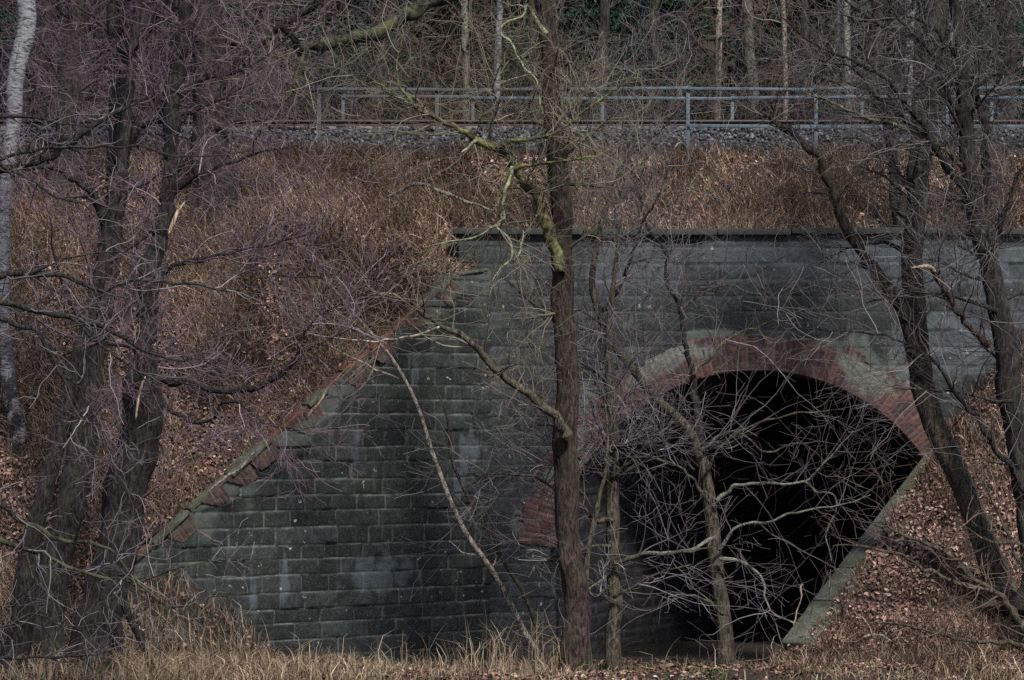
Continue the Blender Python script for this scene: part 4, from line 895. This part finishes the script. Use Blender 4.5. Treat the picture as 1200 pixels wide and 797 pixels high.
# undergrowth on the hillside: one mass of brush
n = 900; X = rng.uniform(-22, 24, n); Y = 11.3+rng.random(n)**1.5*24; Z = hill_z(X, Y)
h = rng.uniform(.8, 3.0, n); K = 7; pts = np.zeros((n, K, 3)); p = np.stack([X, Y, Z-.05], -1); d = unit(np.stack([rng.normal(size=n)*.35, rng.normal(size=n)*.3, np.ones(n)], -1)); pts[:, 0] = p
for k in range(1, K):
    d = unit(d+rng.normal(size=(n, 3))*.16); p = p+d*(h/(K-1))[:, None]; pts[:, k] = p
R = (rng.uniform(.008, .018, n)[:, None])*(1-lin(0, 1, K)*.8)[None]
u2 = grow(pts, R, 9, (.3, 1.0), (20, 60), 6, .22, .05, .6, .01, .004, t0=.3); u3 = grow(*u2, 3, (.12, .5), (20, 60), 4, .2, .05, .7, .006, .003)
cb = crown_mesh('undergrowth', [(pts, R), u2, u3], M['tw_brown'], None); tag(cb, 'brown leafless brush filling the wood floor beyond the track', 'undergrowth', kind='stuff')

# ------------------------------------------------------------------ grass and leaves
def blades(X, Y, Z, L, d, droop, w):
    n = len(X); p = np.stack([X, Y, Z-.015], -1); d = unit(d); s = unit(np.cross(d, rng.normal(size=(n, 3))))
    p1 = p+d*L[:, None]*.5; d2 = unit(d+droop+rng.normal(size=(n, 3))*.2); p2 = p1+d2*L[:, None]*.32; d3 = unit(d2+droop*1.3+rng.normal(size=(n, 3))*.25); p3 = p2+d3*L[:, None]*.28
    W = w[:, None]
    V = np.stack([p-s*W*.5, p+s*W*.5, p1-s*W*.5, p1+s*W*.5, p2-s*W*.4, p2+s*W*.4, p3-s*W*.12, p3+s*W*.12], 1).reshape(-1, 3)
    b = (np.arange(n)*8)[:, None]; F = np.concatenate([b+[0, 1, 3, 2], b+[2, 3, 5, 4], b+[4, 5, 7, 6]], 0)
    return V, F
def merge(parts):
    V, F, A, o = [], [], [], 0
    for v, f, a in parts: V.append(v); F.append(f+o); A.append(a); o += len(v)
    return np.concatenate(V), np.concatenate(F), np.concatenate(A)

def sample_left(n):
    X = rng.uniform(-9.5, -.5, n*2); Y = rng.uniform(-5.0, 3.3, n*2); ok = (Y > np.where(X > W1[0], wing_y(X)+.16, -5)); X, Y = X[ok][:n], Y[ok][:n]; return X, Y, left_z(X, Y)
def sample_top(n):
    X = rng.uniform(-.6, 10, n); Y = rng.uniform(.25, 3.4, n); return X, Y, np.maximum(P(Y)+.1*sstep(3, 1, Y)+ (fbm(X*1.1, Y*1.1, 0, 31)-.5)*.22*sstep(.3, .8, Y)*sstep(3.3, 2.6, Y), HEADTOP+.0*Y if False else 0)
def sample_right(n):
    X = rng.uniform(3.5, 10, n*3); Y = rng.uniform(-8, 0, n*3); ok = rs(X, Y) > .40-.12*fbm(X*3, Y*3, 0, 88); X, Y = X[ok][:n], Y[ok][:n]; return X, Y, bank_r(X, Y)
def sample_front(n):
    X = rng.uniform(-9, 9, n); Y = rng.uniform(-10.5, -.15, n); ok = (Y < np.where((X > -6.2) & (X < -.3), wing_y(X)-.08, -.1)) & ~((rs(X, Y) > -.02) & (Y > -3.8)) & ~((X < -6.2) & (Y > -4)); X, Y = X[ok], Y[ok]; return X, Y, front_z(X, Y)
down = np.array([0, -1., -.35])
parts = []
for smp, n, Ls, lift, dr, q0, sc in ((sample_left, 80000, (.2, .6), .6, .8, .48, 1.1), (sample_top, 34000, (.16, .5), .7, .7, .58, 1.3), (sample_right, 34000, (.12, .42), .8, .7, .42, .9)):
    X, Y, Z = smp(n); m = fbm(X*sc, Y*sc, 0, 51); keep_ = rng.random(len(X)) < sstep(.3, .62, m)+.12; X, Y, Z = X[keep_], Y[keep_], Z[keep_]; n = len(X)
    L = rng.uniform(*Ls, n)*(.6+.8*fbm(X*2, Y*2, 0, 53)); d = np.stack([rng.normal(size=n)*.45, -.45+rng.normal(size=n)*.35, lift+rng.random(n)*.5], -1)
    v, f = blades(X, Y, Z, L, d, down[None]*dr*rng.uniform(.3, 1.3, (n, 1)), rng.uniform(.005, .010, n))
    tone = np.clip(rng.normal(q0, .2, n)+(fbm(X*.8, Y*.8, 3, 55)-.5)*1.1, 0, 1); parts.append((v, f, np.repeat(tone, 8)))
v, f, a = merge(parts); tag(mesh_obj('dry_grass', v, f, M['grass'], None, {'rnd': a}), 'dry brown grass matted over the embankment slopes', 'grass', kind='stuff')
# tall straw on the near ground
parts = []
X, Y, Z = sample_front(90000); px = 600+X*3000/(Y+CAMD)
dn = np.interp(px, [0, 120, 180, 400, 470, 560, 640, 690, 870, 930, 1200], [.3, .35, .62, .5, .2, .18, .25, .07, .05, .2, .3])*np.where(Y < -1.0, 1, .25)*sstep(.25, .6, fbm(X*1.2, Y*1.2, 0, 57)+.12)
k_ = rng.random(len(X)) < dn; X, Y, Z, px = X[k_], Y[k_], Z[k_], px[k_]; n = len(X)
hs = np.interp(px, [0, 150, 330, 480, 560, 640, 690, 870, 950, 1200], [.5, .6, .5, .30, .34, .4, .26, .26, .32, .4])
L = hs*.8*rng.uniform(.3, 1.1, n)*(.7+.6*fbm(X*1.5, Y*1.5, 0, 58)); d = np.stack([rng.normal(size=n)*.22, rng.normal(size=n)*.22, np.ones(n)], -1)
v, f = blades(X, Y, Z, L, d, np.stack([rng.normal(size=n)*.5, rng.normal(size=n)*.4, -rng.random(n)*.7], -1), rng.uniform(.005, .011, n))
parts.append((v, f, np.repeat(np.clip(rng.normal(.5, .22, n)+(fbm(X, Y, 0, 59)-.5)*.5, 0, 1), 8)))
n = 420; px = np.concatenate([rng.normal(605, 36, 170), rng.uniform(130, 560, 170), rng.normal(880, 60, 30), rng.uniform(940, 1200, 50)]); Y = rng.uniform(-5.5, -2.5, n); X = (px-600)*(Y+CAMD)/3000
v, f = blades(X, Y, front_z(X, Y), rng.uniform(.35, .95, n)*np.where(np.abs(px-605) < 60, 1.1, .8), np.stack([rng.normal(size=n)*.16, rng.normal(size=n)*.16, np.ones(n)], -1), np.stack([rng.normal(size=n)*.5, rng.normal(size=n)*.3, -rng.random(n)*.5], -1), rng.uniform(.005, .009, n))
parts.append((v, f, np.repeat(np.clip(rng.normal(.75, .15, n), 0, 1), 8)))
v, f, a = merge(parts); tag(mesh_obj('straw_grass', v, f, M['straw'], None, {'rnd': a}), 'tall pale straw coloured grass in front of the walls', 'grass', kind='stuff')
# a little green
X, Y, Z = sample_front(9000); gm = sstep(.58, .7, fbm(X*.9, Y*.9, 7, 71)); k_ = (rng.random(len(X)) < gm*.7) & (Y < -.8); X, Y, Z = X[k_], Y[k_], Z[k_]; n = len(X)
v, f = blades(X, Y, Z, rng.uniform(.08, .28, n), np.stack([rng.normal(size=n)*.5, rng.normal(size=n)*.5, np.ones(n)], -1), np.stack([rng.normal(size=n)*.4, rng.normal(size=n)*.4, -rng.random(n)*.7], -1), rng.uniform(.006, .014, n))
tag(mesh_obj('green_grass', v, f, M['green'], None, {'rnd': np.repeat(rng.random(n), 8)}), 'sparse green blades among the straw on the near ground', 'grass', kind='stuff')

def leaves(X, Y, Z, s, nrm):
    n = len(X); c = np.stack([X, Y, Z], -1)+nrm*rng.uniform(.0, .05, n)[:, None]
    N = unit(nrm+rng.normal(size=(n, 3))*.42); A = unit(np.cross(N, rng.normal(size=(n, 3)))); B = np.cross(N, A); s = s[:, None]; cu = (rng.uniform(.05, .45, n)[:, None])*s
    V = np.stack([c-A*s, c-A*s*.15+B*s*.55+N*cu, c+A*s*.55+B*s*.4+N*cu*.8, c+A*s*1.05+N*cu*.3, c+A*s*.55-B*s*.4+N*cu*.8, c-A*s*.15-B*s*.55+N*cu], 1).reshape(-1, 3)
    b = (np.arange(n)*6)[:, None]; F = np.concatenate([b+[0, 1, 2, 3], b+[0, 3, 4, 5]], 0); return V, F
def slope_n(fn, X, Y):
    e = .08; gx = (fn(X+e, Y)-fn(X-e, Y))/(2*e); gy = (fn(X, Y+e)-fn(X, Y-e))/(2*e); return unit(np.stack([-gx, -gy, np.ones(len(X))], -1))
parts = []
for smp, fn, n, dens0 in ((sample_left, left_z, 70000, .5), (sample_top, lambda X, Y: P(Y), 30000, .42), (sample_right, bank_r, 60000, .85), (sample_front, front_z, 40000, .5)):
    X, Y, Z = smp(n); m = fbm(X*.9+20, Y*.9, 0, 61); k_ = rng.random(len(X)) < np.clip(dens0+(m-.45)*2.2, .12, 1); X, Y, Z = X[k_], Y[k_], Z[k_]; n = len(X)
    v, f = leaves(X, Y, Z+.01+np.where((rs(X, Y) > .2) & (rs(X, Y) < .38) & (Y > -4.1) & (Y < 0), .05, 0), rng.uniform(.018, .048, n), slope_n(fn, X, Y)); parts.append((v, f, np.repeat(np.clip(rng.normal(.43, .25, n)+(fbm(X*.7, Y*.7, 4, 81)-.5)*.8, 0, 1), 6)))
v, f, a = merge(parts); tag(mesh_obj('leaf_litter', v, f, M['leaf'], None, {'rnd': a}), 'fallen reddish brown leaves strewn over the slopes and ground', 'leaves', kind='stuff')

# ------------------------------------------------------------------ camera, light
cam = bpy.data.cameras.new('camera'); co_ = bpy.data.objects.new('camera', cam); COL.objects.link(co_); SC.camera = co_
co_.location = (0, -CAMD, CAMZ); co_.rotation_euler = (math.pi/2, 0, 0); cam.sensor_width = 36; cam.lens = 36*CAMD*PPM/1200; cam.shift_y = (HZ-398.5)/1200; cam.clip_end = 500; cam.clip_start = .5
EL, AZ = math.radians(48), math.radians(155)        # sun high, behind the camera and to its right; azimuth from +Y clockwise
w = bpy.data.worlds.new('World'); SC.world = w; w.use_nodes = True; nt = w.node_tree
sky = nt.nodes.new('ShaderNodeTexSky'); sky.sky_type = 'NISHITA'; sky.sun_disc = False; sky.sun_elevation = EL; sky.sun_rotation = AZ; sky.air_density = 1.0; sky.dust_density = 1.2; sky.ozone_density = 1
bg = nt.nodes['Background']; nt.links.new(sky.outputs[0], bg.inputs[0]); bg.inputs[1].default_value = .085
sun = bpy.data.lights.new('sun', 'SUN'); so = bpy.data.objects.new('sun', sun); COL.objects.link(so); sun.energy = 4.0; sun.angle = math.radians(6); sun.color = (1, .95, .88)
sd = Vector((math.sin(AZ)*math.cos(EL), math.cos(AZ)*math.cos(EL), math.sin(EL))); so.rotation_euler = sd.to_track_quat('Z', 'Y').to_euler()
SC.view_settings.view_transform = 'Standard'; SC.view_settings.look = 'None'; SC.view_settings.gamma = 1; SC.view_settings.exposure = 0.8
SC.cycles.max_bounces = 6; SC.cycles.diffuse_bounces = 3; SC.cycles.use_denoising = False; SC.cycles.sample_clamp_indirect = 2; SC.cycles.sample_clamp_direct = 3
